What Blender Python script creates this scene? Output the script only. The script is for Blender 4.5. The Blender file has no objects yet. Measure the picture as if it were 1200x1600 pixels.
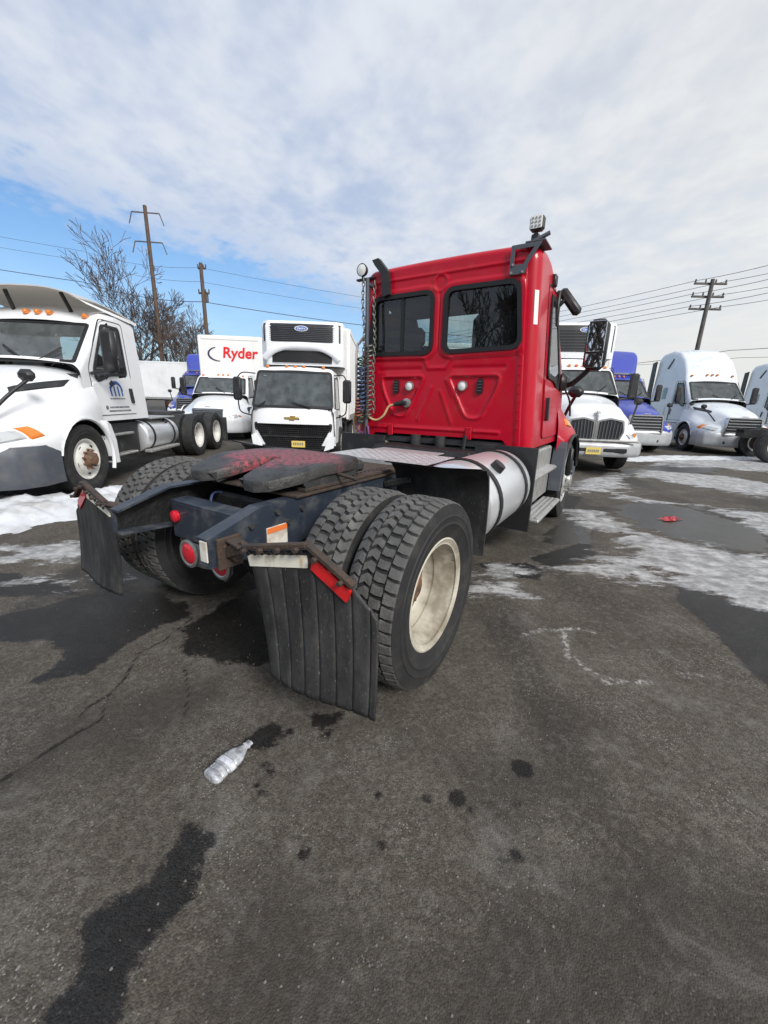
import bpy, bmesh, math, random
import numpy as np
from mathutils import Vector, Matrix, noise as mnoise

# ------------------------------------------------------------------ scene, camera, light
scn = bpy.context.scene
COL = scn.collection
R = math.radians
PI = math.pi

cam_d = bpy.data.cameras.new('camera')
cam_d.sensor_fit = 'HORIZONTAL'
cam_d.sensor_width = 36.0
cam_d.lens = 36.0 * 628.64 / 1200.0
cam_d.clip_start = 0.05
cam_d.clip_end = 3000
cam = bpy.data.objects.new('camera', cam_d)
COL.objects.link(cam)
cam.matrix_world = Matrix.Translation((0, 0, 1.4828)) @ Matrix.Rotation(PI / 2 - 0.2689, 4, 'X') @ Matrix.Rotation(0.0323, 4, 'Z')
scn.camera = cam

scn.view_settings.view_transform = 'Standard'
scn.view_settings.look = 'None'
scn.view_settings.exposure = 0.25
scn.view_settings.gamma = 1.0
scn.view_settings.use_curve_mapping = False

SUN_EL, SUN_AZ = R(37), R(148)          # azimuth clockwise from +Y
world = bpy.data.worlds.new("World")
scn.world = world
world.use_nodes = True
wn, wl = world.node_tree.nodes, world.node_tree.links
wn.clear()

def node(nt, t, **kw):
    n = nt.nodes.new(t)
    for k, v in kw.items():
        if k == 'inp':
            for i, val in v.items():
                n.inputs[i].default_value = val
        else:
            setattr(n, k, v)
    return n

def wmath(op, a, b=None, c=None, clamp=False):
    n = node(world.node_tree, 'ShaderNodeMath', operation=op, use_clamp=clamp)
    for i, x in enumerate((a, b, c)):
        if x is None: continue
        if isinstance(x, (int, float)): n.inputs[i].default_value = x
        else: wl.new(x, n.inputs[i])
    return n.outputs[0]

def wsmooth(x, lo, hi):
    n = node(world.node_tree, 'ShaderNodeMapRange', interpolation_type='SMOOTHSTEP', inp={1: lo, 2: hi, 3: 0.0, 4: 1.0})
    wl.new(x, n.inputs[0])
    return n.outputs[0]

def wmix(f, a, b):
    n = node(world.node_tree, 'ShaderNodeMix', data_type='RGBA')
    if isinstance(f, (int, float)): n.inputs[0].default_value = f
    else: wl.new(f, n.inputs[0])
    for i, x in ((6, a), (7, b)):
        if isinstance(x, tuple): n.inputs[i].default_value = x
        else: wl.new(x, n.inputs[i])
    return n.outputs[2]

def build_world():
    nt = world.node_tree
    sky = node(nt, 'ShaderNodeTexSky', sky_type='NISHITA', sun_disc=False)
    sky.sun_elevation = SUN_EL
    sky.sun_rotation = SUN_AZ
    sky.air_density = 1.0; sky.dust_density = 1.2; sky.ozone_density = 1.2
    tc = node(nt, 'ShaderNodeTexCoord')
    sep = node(nt, 'ShaderNodeSeparateXYZ'); wl.new(tc.outputs['Generated'], sep.inputs[0])
    x, y, z = sep.outputs
    zc = wmath('ADD', wmath('MAXIMUM', z, 0.0), 0.1)
    px = wmath('DIVIDE', x, zc); py = wmath('DIVIDE', y, zc)
    comb = node(nt, 'ShaderNodeCombineXYZ'); wl.new(px, comb.inputs[0]); wl.new(py, comb.inputs[1])
    def nz(scale, detail, rough, dist=0.0, off=0.0):
        mp = node(nt, 'ShaderNodeMapping', inp={1: (off, off * 0.7, off * 0.3), 3: (1.0, 0.8, 1.0), 2: (0, 0, R(35))})
        wl.new(comb.outputs[0], mp.inputs[0])
        n = node(nt, 'ShaderNodeTexNoise', inp={'Scale': scale, 'Detail': detail, 'Roughness': rough, 'Distortion': dist})
        wl.new(mp.outputs[0], n.inputs['Vector'])
        return n.outputs[0]
    big = nz(1.3, 2, 0.5, 0.1, 3.1)
    mid = nz(5.0, 3, 0.5, 0.1, 1.7)
    fine = nz(15.0, 5, 0.55, 0.1, 5.3)
    # distance across the sheet towards its far left edge, where the blue begins
    d = wmath('ADD', wmath('MULTIPLY', px, -0.754), wmath('MULTIPLY', py, 0.657))
    d = wmath('ADD', d, wmath('MULTIPLY', wmath('SUBTRACT', mid, 0.5), 0.9))
    d = wmath('ADD', d, wmath('MULTIPLY', wmath('SUBTRACT', fine, 0.5), 0.55))
    sheet = wmath('SUBTRACT', 1.0, wsmooth(d, 1.95, 2.55))
    body = wmath('ADD', wmath('MULTIPLY', mid, 0.55), wmath('ADD', wmath('MULTIPLY', fine, 0.25), wmath('MULTIPLY', big, 0.45)))
    thick = wsmooth(body, 0.42, 0.82)
    cover = wmath('MULTIPLY', sheet, wmath('ADD', 0.80, wmath('MULTIPLY', thick, 0.20)))
    # the veil turns into even white haze away from the blue gap
    right = wsmooth(wmath('ADD', wmath('MULTIPLY', x, 0.8), wmath('MULTIPLY', y, -0.15)), -0.30, 0.42)
    low = wmath('SUBTRACT', 1.0, wsmooth(z, 0.0, 0.30))
    haze = wmath('MULTIPLY', low, wmath('ADD', 0.12, wmath('MULTIPLY', right, 0.8)))
    cloud_c = wmix(thick, (4.5, 5.2, 6.6, 1), (6.3, 6.7, 7.4, 1))
    cloud_c = wmix(wmath('MULTIPLY', right, 0.92), cloud_c, (7.35, 7.38, 7.25, 1))
    skyc = node(nt, 'ShaderNodeMix', data_type='RGBA', blend_type='MULTIPLY', inp={0: 1.0, 7: (0.80, 1.12, 1.36, 1)})
    wl.new(sky.outputs[0], skyc.inputs[6])
    cover = wmath('MAXIMUM', cover, wmath('ADD', 0.07, wmath('MULTIPLY', low, 0.30)))
    c = wmix(cover, skyc.outputs[2], cloud_c)
    c = wmix(haze, c, (6.9, 6.95, 6.75, 1))
    bg = node(nt, 'ShaderNodeBackground', inp={'Strength': 0.1})
    wl.new(c, bg.inputs[0])
    out = node(nt, 'ShaderNodeOutputWorld'); wl.new(bg.outputs[0], out.inputs[0])
build_world()

sun_d = bpy.data.lights.new('sun', 'SUN')
sun_d.energy = 2.8
sun_d.angle = R(18)
sun_d.color = (1.0, 0.975, 0.94)
sun = bpy.data.objects.new('sun', sun_d)
COL.objects.link(sun)
sdir = Vector((math.sin(SUN_AZ) * math.cos(SUN_EL), math.cos(SUN_AZ) * math.cos(SUN_EL), math.sin(SUN_EL)))
sun.rotation_euler = (-sdir).to_track_quat('-Z', 'Y').to_euler()

# ------------------------------------------------------------------ materials
MATS = {}
def mat(name, col, rough=0.5, metal=0.0, col2=None, scale=8.0, detail=4, lo=0.4, hi=0.65, bump=0.0, bscale=None, coat=0.0,
        rough2=None, spec=0.5, back=None, stretch=None, col3=None, lo3=0.6, hi3=0.7, scale3=None):
    """Principled paint / metal / rubber with a noise driven second colour (dirt, wear, rust)."""
    if name in MATS: return MATS[name]
    m = bpy.data.materials.new(name); m.use_nodes = True
    nt = m.node_tree; N = nt.nodes; L = nt.links
    b = N['Principled BSDF']
    b.inputs['Base Color'].default_value = (*col, 1)
    b.inputs['Roughness'].default_value = rough
    b.inputs['Metallic'].default_value = metal
    b.inputs['Specular IOR Level'].default_value = spec
    if coat:
        b.inputs['Coat Weight'].default_value = coat
        b.inputs['Coat Roughness'].default_value = 0.08
    tc = node(nt, 'ShaderNodeTexCoord')
    vec = tc.outputs['Object']
    if stretch:
        mp = node(nt, 'ShaderNodeMapping', inp={3: stretch}); L.new(vec, mp.inputs[0]); vec = mp.outputs[0]
    colour = None
    if col2 is not None:
        n = node(nt, 'ShaderNodeTexNoise', inp={'Scale': scale, 'Detail': detail, 'Roughness': 0.62})
        L.new(vec, n.inputs['Vector'])
        r = node(nt, 'ShaderNodeMapRange', interpolation_type='SMOOTHSTEP', inp={1: lo, 2: hi, 3: 0.0, 4: 1.0})
        L.new(n.outputs[0], r.inputs[0])
        mx = node(nt, 'ShaderNodeMix', data_type='RGBA', inp={6: (*col, 1), 7: (*col2, 1)})
        L.new(r.outputs[0], mx.inputs[0]); colour = mx.outputs[2]
        if rough2 is not None:
            rr = node(nt, 'ShaderNodeMapRange', inp={1: 0.0, 2: 1.0, 3: rough, 4: rough2})
            L.new(r.outputs[0], rr.inputs[0]); L.new(rr.outputs[0], b.inputs['Roughness'])
    if col3 is not None:
        n = node(nt, 'ShaderNodeTexNoise', inp={'Scale': scale3 or scale * 5, 'Detail': 5, 'Roughness': 0.65})
        L.new(vec, n.inputs['Vector'])
        r = node(nt, 'ShaderNodeMapRange', interpolation_type='SMOOTHSTEP', inp={1: lo3, 2: hi3, 3: 0.0, 4: 1.0})
        L.new(n.outputs[0], r.inputs[0])
        mx = node(nt, 'ShaderNodeMix', data_type='RGBA', inp={7: (*col3, 1)})
        if colour is None: mx.inputs[6].default_value = (*col, 1)
        else: L.new(colour, mx.inputs[6])
        L.new(r.outputs[0], mx.inputs[0]); colour = mx.outputs[2]
    if back is not None:
        g = node(nt, 'ShaderNodeNewGeometry')
        mx = node(nt, 'ShaderNodeMix', data_type='RGBA', inp={7: (*back, 1)})
        if colour is None: mx.inputs[6].default_value = (*col, 1)
        else: L.new(colour, mx.inputs[6])
        L.new(g.outputs['Backfacing'], mx.inputs[0]); colour = mx.outputs[2]
        if coat:
            cw = node(nt, 'ShaderNodeMath', operation='MULTIPLY_ADD', inp={1: -coat, 2: coat})
            L.new(g.outputs['Backfacing'], cw.inputs[0]); L.new(cw.outputs[0], b.inputs['Coat Weight'])
    if colour is not None: L.new(colour, b.inputs['Base Color'])
    if bump:
        n = node(nt, 'ShaderNodeTexNoise', inp={'Scale': bscale or scale * 4, 'Detail': 4, 'Roughness': 0.6})
        L.new(vec, n.inputs['Vector'])
        bp = node(nt, 'ShaderNodeBump', inp={'Strength': bump, 'Distance': 0.01})
        L.new(n.outputs[0], bp.inputs['Height']); L.new(bp.outputs[0], b.inputs['Normal'])
    MATS[name] = m
    return m

def glass(name, tint, ior=1.45, rough=0.0, film=0.04, filmc=(0.45, 0.45, 0.43)):
    """Thin pane: see-through tint, mirror-like by Fresnel, and a pale film (dust, plus painted sheen on windscreens)."""
    m = bpy.data.materials.new(name); m.use_nodes = True
    nt = m.node_tree; N = nt.nodes; L = nt.links
    N.remove(N['Principled BSDF'])
    out = N['Material Output']
    t = node(nt, 'ShaderNodeBsdfTransparent', inp={0: (*tint, 1)})
    g = node(nt, 'ShaderNodeBsdfGlossy', inp={0: (1, 1, 1, 1), 'Roughness': rough})
    f = node(nt, 'ShaderNodeFresnel', inp={0: ior})
    df = node(nt, 'ShaderNodeBsdfDiffuse', inp={0: (*filmc, 1)})
    tc = node(nt, 'ShaderNodeTexCoord')
    n = node(nt, 'ShaderNodeTexNoise', inp={'Scale': 5.0, 'Detail': 5})
    L.new(tc.outputs['Object'], n.inputs['Vector'])
    fm = node(nt, 'ShaderNodeMath', operation='MULTIPLY', inp={1: film * 2}); L.new(n.outputs[0], fm.inputs[0])
    m0 = node(nt, 'ShaderNodeMixShader'); L.new(fm.outputs[0], m0.inputs[0]); L.new(t.outputs[0], m0.inputs[1]); L.new(df.outputs[0], m0.inputs[2])
    m1 = node(nt, 'ShaderNodeMixShader')
    L.new(f.outputs[0], m1.inputs[0]); L.new(m0.outputs[0], m1.inputs[1]); L.new(g.outputs[0], m1.inputs[2])
    L.new(m1.outputs[0], out.inputs[0])
    return m

M_RED = mat('red_paint', (0.47, 0.0005, 0.018), 0.33, col2=(0.44, 0.004, 0.016), scale=2.5, lo=0.4, hi=0.75, coat=0.3, spec=0.25, back=(0.03, 0.03, 0.032), rough2=0.5, col3=(0.42, 0.028, 0.035), lo3=0.52, hi3=0.80, scale3=6)
M_WHITE = mat('white_paint', (0.82, 0.83, 0.85), 0.35, col2=(0.70, 0.70, 0.69), scale=2.2, lo=0.5, hi=0.85, coat=0.35, back=(0.05, 0.05, 0.05), rough2=0.5)
M_SILVERW = mat('pale_grey_paint', (0.68, 0.72, 0.76), 0.35, col2=(0.48, 0.50, 0.51), scale=2.0, lo=0.5, hi=0.8, coat=0.4, back=(0.05, 0.05, 0.05), rough2=0.5)
M_BLUE = mat('blue_paint', (0.035, 0.055, 0.36), 0.33, col2=(0.06, 0.075, 0.30), scale=2.0, lo=0.45, hi=0.8, coat=0.45, back=(0.03, 0.03, 0.03))
M_BOX = mat('box_panel_white', (0.80, 0.79, 0.77), 0.45, col2=(0.66, 0.64, 0.60), scale=1.3, lo=0.5, hi=0.9, stretch=(1, 1, 0.3))
M_TRAILER = mat('trailer_panel', (0.80, 0.81, 0.82), 0.5, col2=(0.6, 0.6, 0.6), scale=0.6, lo=0.4, hi=0.8)
M_BLACK = mat('black_plastic', (0.018, 0.018, 0.02), 0.45, col2=(0.06, 0.058, 0.055), scale=6, lo=0.5, hi=0.8, rough2=0.65)
M_DGREY = mat('dark_grey_plastic', (0.075, 0.085, 0.105), 0.5, col2=(0.13, 0.13, 0.135), scale=3, lo=0.45, hi=0.8, rough2=0.7)
M_RUBBER = mat('tyre_rubber', (0.017, 0.017, 0.018), 0.72, col2=(0.042, 0.040, 0.037), scale=7, lo=0.45, hi=0.75, bump=0.25, bscale=60)
M_TREAD = mat('worn_tread', (0.085, 0.083, 0.080), 0.85, col2=(0.16, 0.157, 0.15), scale=9, lo=0.45, hi=0.8, bump=0.5, bscale=90)
M_GASKET = mat('rubber_gasket', (0.01, 0.01, 0.011), 0.5)
M_FRAME = mat('frame_paint', (0.026, 0.034, 0.050), 0.42, col2=(0.085, 0.090, 0.098), scale=7, lo=0.45, hi=0.75, bump=0.2, rough2=0.65,
              col3=(0.09, 0.05, 0.03), lo3=0.66, hi3=0.74, scale3=14)
M_GRIME = mat('oily_grime', (0.010, 0.010, 0.011), 0.55, col2=(0.035, 0.032, 0.03), scale=11, lo=0.45, hi=0.75, bump=0.6, bscale=40)
M_RUST = mat('rusty_steel', (0.065, 0.042, 0.030), 0.8, col2=(0.030, 0.027, 0.025), scale=14, lo=0.4, hi=0.7, bump=0.6, bscale=70,
             col3=(0.17, 0.08, 0.04), lo3=0.60, hi3=0.74, scale3=26)
M_STEEL = mat('galvanised', (0.42, 0.42, 0.40), 0.42, 0.8, col2=(0.25, 0.23, 0.20), scale=10, lo=0.45, hi=0.75, rough2=0.6)
M_ALU = mat('polished_alu', (0.84, 0.85, 0.87), 0.33, 0.72, col2=(0.76, 0.77, 0.78), scale=2.5, lo=0.4, hi=0.8, rough2=0.42)
M_ALUDULL = mat('dull_alu', (0.50, 0.50, 0.48), 0.45, 0.7, col2=(0.28, 0.27, 0.25), scale=12, lo=0.42, hi=0.75, rough2=0.65)
M_DECK = mat('deck_plate', (0.56, 0.56, 0.57), 0.45, 0.5, col2=(0.40, 0.39, 0.38), scale=7, lo=0.48, hi=0.8, bump=0.3, bscale=60)
M_RIM = mat('cream_rim_paint', (0.56, 0.52, 0.43), 0.45, col2=(0.24, 0.205, 0.155), scale=5, lo=0.38, hi=0.7, col3=(0.22, 0.11, 0.05), lo3=0.66, hi3=0.75, scale3=18)
M_RIMW = mat('white_rim_paint', (0.68, 0.67, 0.63), 0.45, col2=(0.45, 0.42, 0.37), scale=6, lo=0.5, hi=0.8)
M_ALUW = mat('alloy_wheel', (0.74, 0.74, 0.73), 0.35, 0.6, col2=(0.5, 0.49, 0.47), scale=8)
M_HUB = mat('hub_rust', (0.20, 0.10, 0.055), 0.75, col2=(0.07, 0.05, 0.04), scale=18, bump=0.3)
M_BUMP = mat('silver_bumper_paint', (0.46, 0.47, 0.48), 0.4, 0.3, col2=(0.33, 0.33, 0.32), scale=3, lo=0.45, hi=0.8)
M_CHROME = mat('chrome', (0.75, 0.76, 0.78), 0.14, 1.0)
M_DARKCHROME = mat('grille_chrome', (0.55, 0.56, 0.58), 0.22, 0.9)
M_AMBER = mat('amber_lens', (0.75, 0.22, 0.03), 0.2, coat=0.5)
M_REDLENS = mat('red_lens', (0.60, 0.01, 0.025), 0.2, col2=(0.45, 0.02, 0.03), scale=30, coat=0.5)
M_REFL = mat('red_reflector', (0.68, 0.015, 0.02), 0.3, col2=(0.5, 0.02, 0.02), scale=20, coat=0.3)
M_STRIPW = mat('stained_white_strip', (0.80, 0.77, 0.66), 0.5, col2=(0.52, 0.36, 0.15), scale=9, lo=0.50, hi=0.66, col3=(0.16, 0.07, 0.03), lo3=0.66, hi3=0.76, scale3=16, stretch=(1, 1, 0.4))
M_LENS = mat('headlamp_lens', (0.60, 0.62, 0.63), 0.15, 0.3, coat=0.6)
M_LAMPW = mat('lamp_white', (0.82, 0.82, 0.78), 0.25, coat=0.5)
M_YELLOW = mat('plate_yellow', (0.72, 0.55, 0.14), 0.4)
M_INK = mat('dark_ink', (0.015, 0.02, 0.06), 0.5)
M_INKBLUE = mat('blue_ink', (0.03, 0.12, 0.42), 0.5)
M_INKGREY = mat('grey_ink', (0.16, 0.17, 0.19), 0.5)
M_RYDER = mat('red_ink', (0.70, 0.015, 0.02), 0.4)
M_GOLD = mat('gold_emblem', (0.62, 0.42, 0.12), 0.3, 0.7)
M_BADGE = mat('badge_blue', (0.10, 0.18, 0.50), 0.35)
M_FLAP = mat('flap_rubber', (0.022, 0.022, 0.023), 0.55, col2=(0.065, 0.063, 0.060), stretch=(1, 1, .45), scale=6, lo=0.4, hi=0.75, bump=0.25, bscale=50, rough2=0.75,
             col3=(0.20, 0.19, 0.18), lo3=0.60, hi3=0.74, scale3=120)
def grease_plate():
    """dark cast plate with a worn ring of pinkish red primer where trailers bear on it"""
    m = mat('fifth_wheel_top', (0.05, 0.049, 0.048), 0.5, 0.2, col2=(0.022, 0.021, 0.021), scale=9, lo=0.42, hi=0.68, bump=0.5, bscale=55)
    nt = m.node_tree; N, L = nt.nodes, nt.links; b = N['Principled BSDF']
    src = b.inputs['Base Color'].links[0].from_socket
    tc = node(nt, 'ShaderNodeTexCoord')
    mp = node(nt, 'ShaderNodeMapping', inp={1: (-.10, 0, 0), 3: (1.12, .92, 0.0)}); L.new(tc.outputs['Object'], mp.inputs[0])
    ln = node(nt, 'ShaderNodeVectorMath', operation='LENGTH'); L.new(mp.outputs[0], ln.inputs[0])
    nz = node(nt, 'ShaderNodeTexNoise', inp={'Scale': 5.0, 'Detail': 4, 'Roughness': .6}); L.new(tc.outputs['Object'], nz.inputs['Vector'])
    fn_ = node(nt, 'ShaderNodeTexNoise', inp={'Scale': 34.0, 'Detail': 5, 'Roughness': .7}); L.new(tc.outputs['Object'], fn_.inputs['Vector'])
    def mth(op, a_, b_):
        n = node(nt, 'ShaderNodeMath', operation=op)
        for k, x in enumerate((a_, b_)):
            if isinstance(x, (int, float)): n.inputs[k].default_value = x
            else: L.new(x, n.inputs[k])
        return n.outputs[0]
    r = mth('ADD', ln.outputs['Value'], mth('MULTIPLY', mth('SUBTRACT', nz.outputs[0], .5), .35))
    k = node(nt, 'ShaderNodeMapRange', interpolation_type='SMOOTHSTEP', inp={1: .42, 2: .30, 3: 0.0, 4: 1.0}); L.new(r, k.inputs[0])
    g = node(nt, 'ShaderNodeMapRange', interpolation_type='SMOOTHSTEP', inp={1: .40, 2: .58, 3: 0.0, 4: 1.0}); L.new(fn_.outputs[0], g.inputs[0])
    f = mth('MULTIPLY', k.outputs[0], g.outputs[0])
    mx = node(nt, 'ShaderNodeMix', data_type='RGBA', inp={7: (.34, .065, .085, 1)}); L.new(src, mx.inputs[6]); L.new(f, mx.inputs[0])
    L.new(mx.outputs[2], b.inputs['Base Color'])
    return m
M_GREASE = grease_plate()
M_CAST = mat('cast_iron', (0.042, 0.042, 0.043), 0.6, 0.2, col2=(0.085, 0.075, 0.068), scale=9, lo=0.45, hi=0.75, bump=0.5, bscale=60)
M_ORANGE = mat('orange_label', (0.80, 0.20, 0.05), 0.4)
M_LABELW = mat('label_white', (0.74, 0.70, 0.62), 0.5, col2=(0.5, 0.42, 0.35), scale=12)
M_HOSE_R = mat('red_hose', (0.36, 0.10, 0.06), 0.5, col2=(0.16, 0.06, 0.05), scale=25)
M_HOSE_Y = mat('tan_hose', (0.60, 0.40, 0.20), 0.5)
M_HOSE_B = mat('blue_hose', (0.05, 0.08, 0.20), 0.5, col2=(0.03, 0.035, 0.06), scale=25)
M_HOSE_G = mat('green_cord', (0.03, 0.09, 0.055), 0.5, col2=(0.02, 0.03, 0.025), scale=25)
M_HOSE_W = mat('pale_hose', (0.66, 0.60, 0.58), 0.5)
M_CHAIN = mat('chain_steel', (0.10, 0.12, 0.10), 0.5, 0.6, col2=(0.22, 0.2, 0.18), scale=30)
M_SEAT = mat('seat_fabric', (0.03, 0.032, 0.036), 0.85)
M_SHROUD = mat('fairing_underside', (0.46, 0.44, 0.40), 0.6, col2=(0.33, 0.31, 0.28), scale=2.5, lo=0.4, hi=0.7)
def fibreglass(name, col, share):
    m = bpy.data.materials.new(name); m.use_nodes = True
    nt = m.node_tree; N, L = nt.nodes, nt.links
    N['Principled BSDF'].inputs['Base Color'].default_value = (*col, 1); N['Principled BSDF'].inputs['Roughness'].default_value = .45
    t = node(nt, 'ShaderNodeBsdfTranslucent', inp={0: (*col, 1)}); mx = node(nt, 'ShaderNodeMixShader', inp={0: share})
    L.new(N['Principled BSDF'].outputs[0], mx.inputs[1]); L.new(t.outputs[0], mx.inputs[2]); L.new(mx.outputs[0], N['Material Output'].inputs[0])
    return m
M_SHELL = fibreglass('fairing_shell', (.78, .79, .80), .45)
M_LINING = fibreglass('fairing_lining', (.50, .46, .40), .55)
M_WOOD = mat('pole_wood', (0.13, 0.085, 0.06), 0.85, col2=(0.07, 0.05, 0.04), scale=5, stretch=(3, 3, 0.4))
M_WOODG = mat('grey_pole_wood', (0.13, 0.12, 0.11), 0.85, col2=(0.07, 0.065, 0.06), scale=5, stretch=(3, 3, 0.4))
M_BARK = mat('bark', (0.10, 0.078, 0.068), 0.9, col2=(0.04, 0.032, 0.03), scale=6)
M_TWIG = mat('twigs', (0.105, 0.078, 0.066), 0.9, col2=(0.065, 0.05, 0.045), scale=2)
M_WIRE = mat('wire', (0.05, 0.05, 0.055), 0.6)
M_GLASS = glass('window_glass', (0.62, 0.68, 0.67), 1.5)
M_GLASSD = glass('tinted_rear_glass', (0.60, 0.72, 0.71), 1.6, film=0.01)
M_GLASSW = glass('windscreen_glass', (0.72, 0.80, 0.79), 1.5, film=0.20, filmc=(0.34, 0.38, 0.39))  # heavier film also paints pale reflected light over the windscreen
M_MIRROR = mat('mirror_glass', (0.8, 0.82, 0.84), 0.02, 1.0)

# ------------------------------------------------------------------ mesh helpers
XF = [Matrix.Identity(4)]

def rpoly(pts, r, n=4):
    """round the corners of a 2-D polygon (r may be a list)"""
    out = []
    k = len(pts)
    for i, p in enumerate(pts):
        p = Vector(p); a = Vector(pts[i - 1]) - p; b = Vector(pts[(i + 1) % k]) - p
        rr = r[i] if isinstance(r, (list, tuple)) else r
        la, lb = a.length, b.length
        t = min(rr, la * 0.48, lb * 0.48)
        p0 = p + a / la * t; p1 = p + b / lb * t
        for j in range(n + 1):
            s = j / n
            q = p0 * (1 - s) ** 2 + p * 2 * s * (1 - s) + p1 * s ** 2
            out.append((q.x, q.y))
    return out

def inset(pts, d):
    """offset a 2-D polygon inwards by d (negative: outwards)"""
    k = len(pts)
    area = sum(pts[i][0] * pts[(i + 1) % k][1] - pts[(i + 1) % k][0] * pts[i][1] for i in range(k))
    s = 1 if area > 0 else -1
    lines = []
    for i in range(k):
        p = Vector(pts[i]); q = Vector(pts[(i + 1) % k]); e = (q - p).normalized()
        nrm = Vector((-e.y, e.x)) * s
        lines.append((p + nrm * d, e))
    out = []
    for i in range(k):
        (p, e), (q, f) = lines[i - 1], lines[i]
        den = e.x * f.y - e.y * f.x
        if abs(den) < 1e-6: out.append((q.x, q.y)); continue
        t = ((q.x - p.x) * f.y - (q.y - p.y) * f.x) / den
        v = p + e * t
        out.append((v.x, v.y))
    return out

def inpoly(x, y, pts):
    c = False
    j = len(pts) - 1
    for i in range(len(pts)):
        xi, yi = pts[i][0], pts[i][1]; xj, yj = pts[j][0], pts[j][1]
        if (yi > y) != (yj > y) and x < (xj - xi) * (y - yi) / (yj - yi) + xi: c = not c
        j = i
    return c

class MB:
    def __init__(s): s.v = []; s.f = []; s.m = []
    def add(s, verts, faces, m=0):
        o = len(s.v)
        s.v.extend(tuple(v) for v in verts)
        for f in faces:
            s.f.append([i + o for i in f]); s.m.append(m)
        return s
    def box(s, x0, x1, y0, y1, z0, z1, b=0.0, m=0, M=None):
        lo = (min(x0, x1), min(y0, y1), min(z0, z1)); hi = (max(x0, x1), max(y0, y1), max(z0, z1))
        if b <= 0:
            vs = [(hi[0] if i & 1 else lo[0], hi[1] if i & 2 else lo[1], hi[2] if i & 4 else lo[2]) for i in range(8)]
            fs = [(0, 2, 3, 1), (4, 5, 7, 6), (0, 1, 5, 4), (2, 6, 7, 3), (0, 4, 6, 2), (1, 3, 7, 5)]
        else:
            b = min(b, *(0.49 * (hi[i] - lo[i]) for i in range(3)))
            vs, ix = [], {}
            for sx in (0, 1):
                for sy in (0, 1):
                    for sz in (0, 1):
                        for k in range(3):
                            sg = (sx, sy, sz)
                            ix[sg, k] = len(vs)
                            vs.append(tuple((hi[i] if sg[i] else lo[i]) + (0 if i == k else (-b if sg[i] else b)) for i in range(3)))
            fs = []
            for k in range(3):
                a, c = (k + 1) % 3, (k + 2) % 3
                for sgn in (0, 1):
                    def key(u, v):
                        q = [0, 0, 0]; q[k] = sgn; q[a] = u; q[c] = v; return tuple(q)
                    fs.append([ix[key(u, v), k] for u, v in ((0, 0), (1, 0), (1, 1), (0, 1))])
                for sa in (0, 1):
                    for sc in (0, 1):
                        def key2(t):
                            q = [0, 0, 0]; q[k] = t; q[a] = sa; q[c] = sc; return tuple(q)
                        fs.append([ix[key2(0), a], ix[key2(1), a], ix[key2(1), c], ix[key2(0), c]])
            for sx in (0, 1):
                for sy in (0, 1):
                    for sz in (0, 1):
                        fs.append([ix[(sx, sy, sz), k] for k in range(3)])
        if M is not None: vs = [tuple(M @ Vector(v)) for v in vs]
        return s.add(vs, fs, m)
    def bar(s, p, q, w, h, b=0.0, m=0, up=(0, 0, 1)):
        """box from p to q with width w (sideways) and height h (along up)"""
        p, q = Vector(p), Vector(q); d = q - p; L = d.length; d = d / L
        u = Vector(up); side = u.cross(d)
        if side.length < 1e-4: side = Vector((1, 0, 0)).cross(d)
        side.normalize(); u = d.cross(side)
        M = Matrix((( d.x, side.x, u.x, p.x), (d.y, side.y, u.y, p.y), (d.z, side.z, u.z, p.z), (0, 0, 0, 1)))
        return s.box(0, L, -w / 2, w / 2, -h / 2, h / 2, b, m, M)
    def cyl(s, p, q, r0, r1=None, n=16, m=0, caps=True):
        r1 = r0 if r1 is None else r1
        p, q = Vector(p), Vector(q); d = (q - p).normalized()
        a = d.orthogonal().normalized(); b = d.cross(a)
        vs = []
        for c, r in ((p, r0), (q, r1)):
            for i in range(n):
                t = 2 * PI * i / n
                vs.append(c + (a * math.cos(t) + b * math.sin(t)) * r)
        fs = [(i, (i + 1) % n, n + (i + 1) % n, n + i) for i in range(n)]
        if caps: fs += [tuple(range(n - 1, -1, -1)), tuple(range(n, 2 * n))]
        return s.add(vs, fs, m)
    def tube(s, pts, r, n=8, m=0, caps=True):
        pts = [Vector(p) for p in pts]; k = len(pts)
        vs = []; a = None
        for i, p in enumerate(pts):
            d = (pts[min(i + 1, k - 1)] - pts[max(i - 1, 0)]).normalized()
            if a is None: a = d.orthogonal().normalized()
            else:
                a = a - d * a.dot(d)
                a = a.normalized() if a.length > 1e-6 else d.orthogonal().normalized()
            b = d.cross(a)
            rr = r[i] if isinstance(r, (list, tuple)) else r
            for j in range(n):
                t = 2 * PI * j / n
                vs.append(p + (a * math.cos(t) + b * math.sin(t)) * rr)
        fs = [(i * n + j, i * n + (j + 1) % n, (i + 1) * n + (j + 1) % n, (i + 1) * n + j) for i in range(k - 1) for j in range(n)]
        if caps: fs += [tuple(range(n - 1, -1, -1)), tuple(range((k - 1) * n, k * n))]
        return s.add(vs, fs, m)
    def lathe(s, prof, n=48, c=(0, 0, 0), axis='Y', m=0, close=False):
        """prof: (along axis, radius)"""
        vs = []; k = len(prof)
        for a, r in prof:
            for i in range(n):
                t = 2 * PI * i / n; u, w = r * math.cos(t), r * math.sin(t)
                if axis == 'Y': vs.append((c[0] + u, c[1] + a, c[2] + w))
                elif axis == 'X': vs.append((c[0] + a, c[1] + u, c[2] + w))
                else: vs.append((c[0] + u, c[1] + w, c[2] + a))
        kk = k if close else k - 1
        fs = [(i * n + j, i * n + (j + 1) % n, ((i + 1) % k) * n + (j + 1) % n, ((i + 1) % k) * n + j) for i in range(kk) for j in range(n)]
        return s.add(vs, fs, m)
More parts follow.
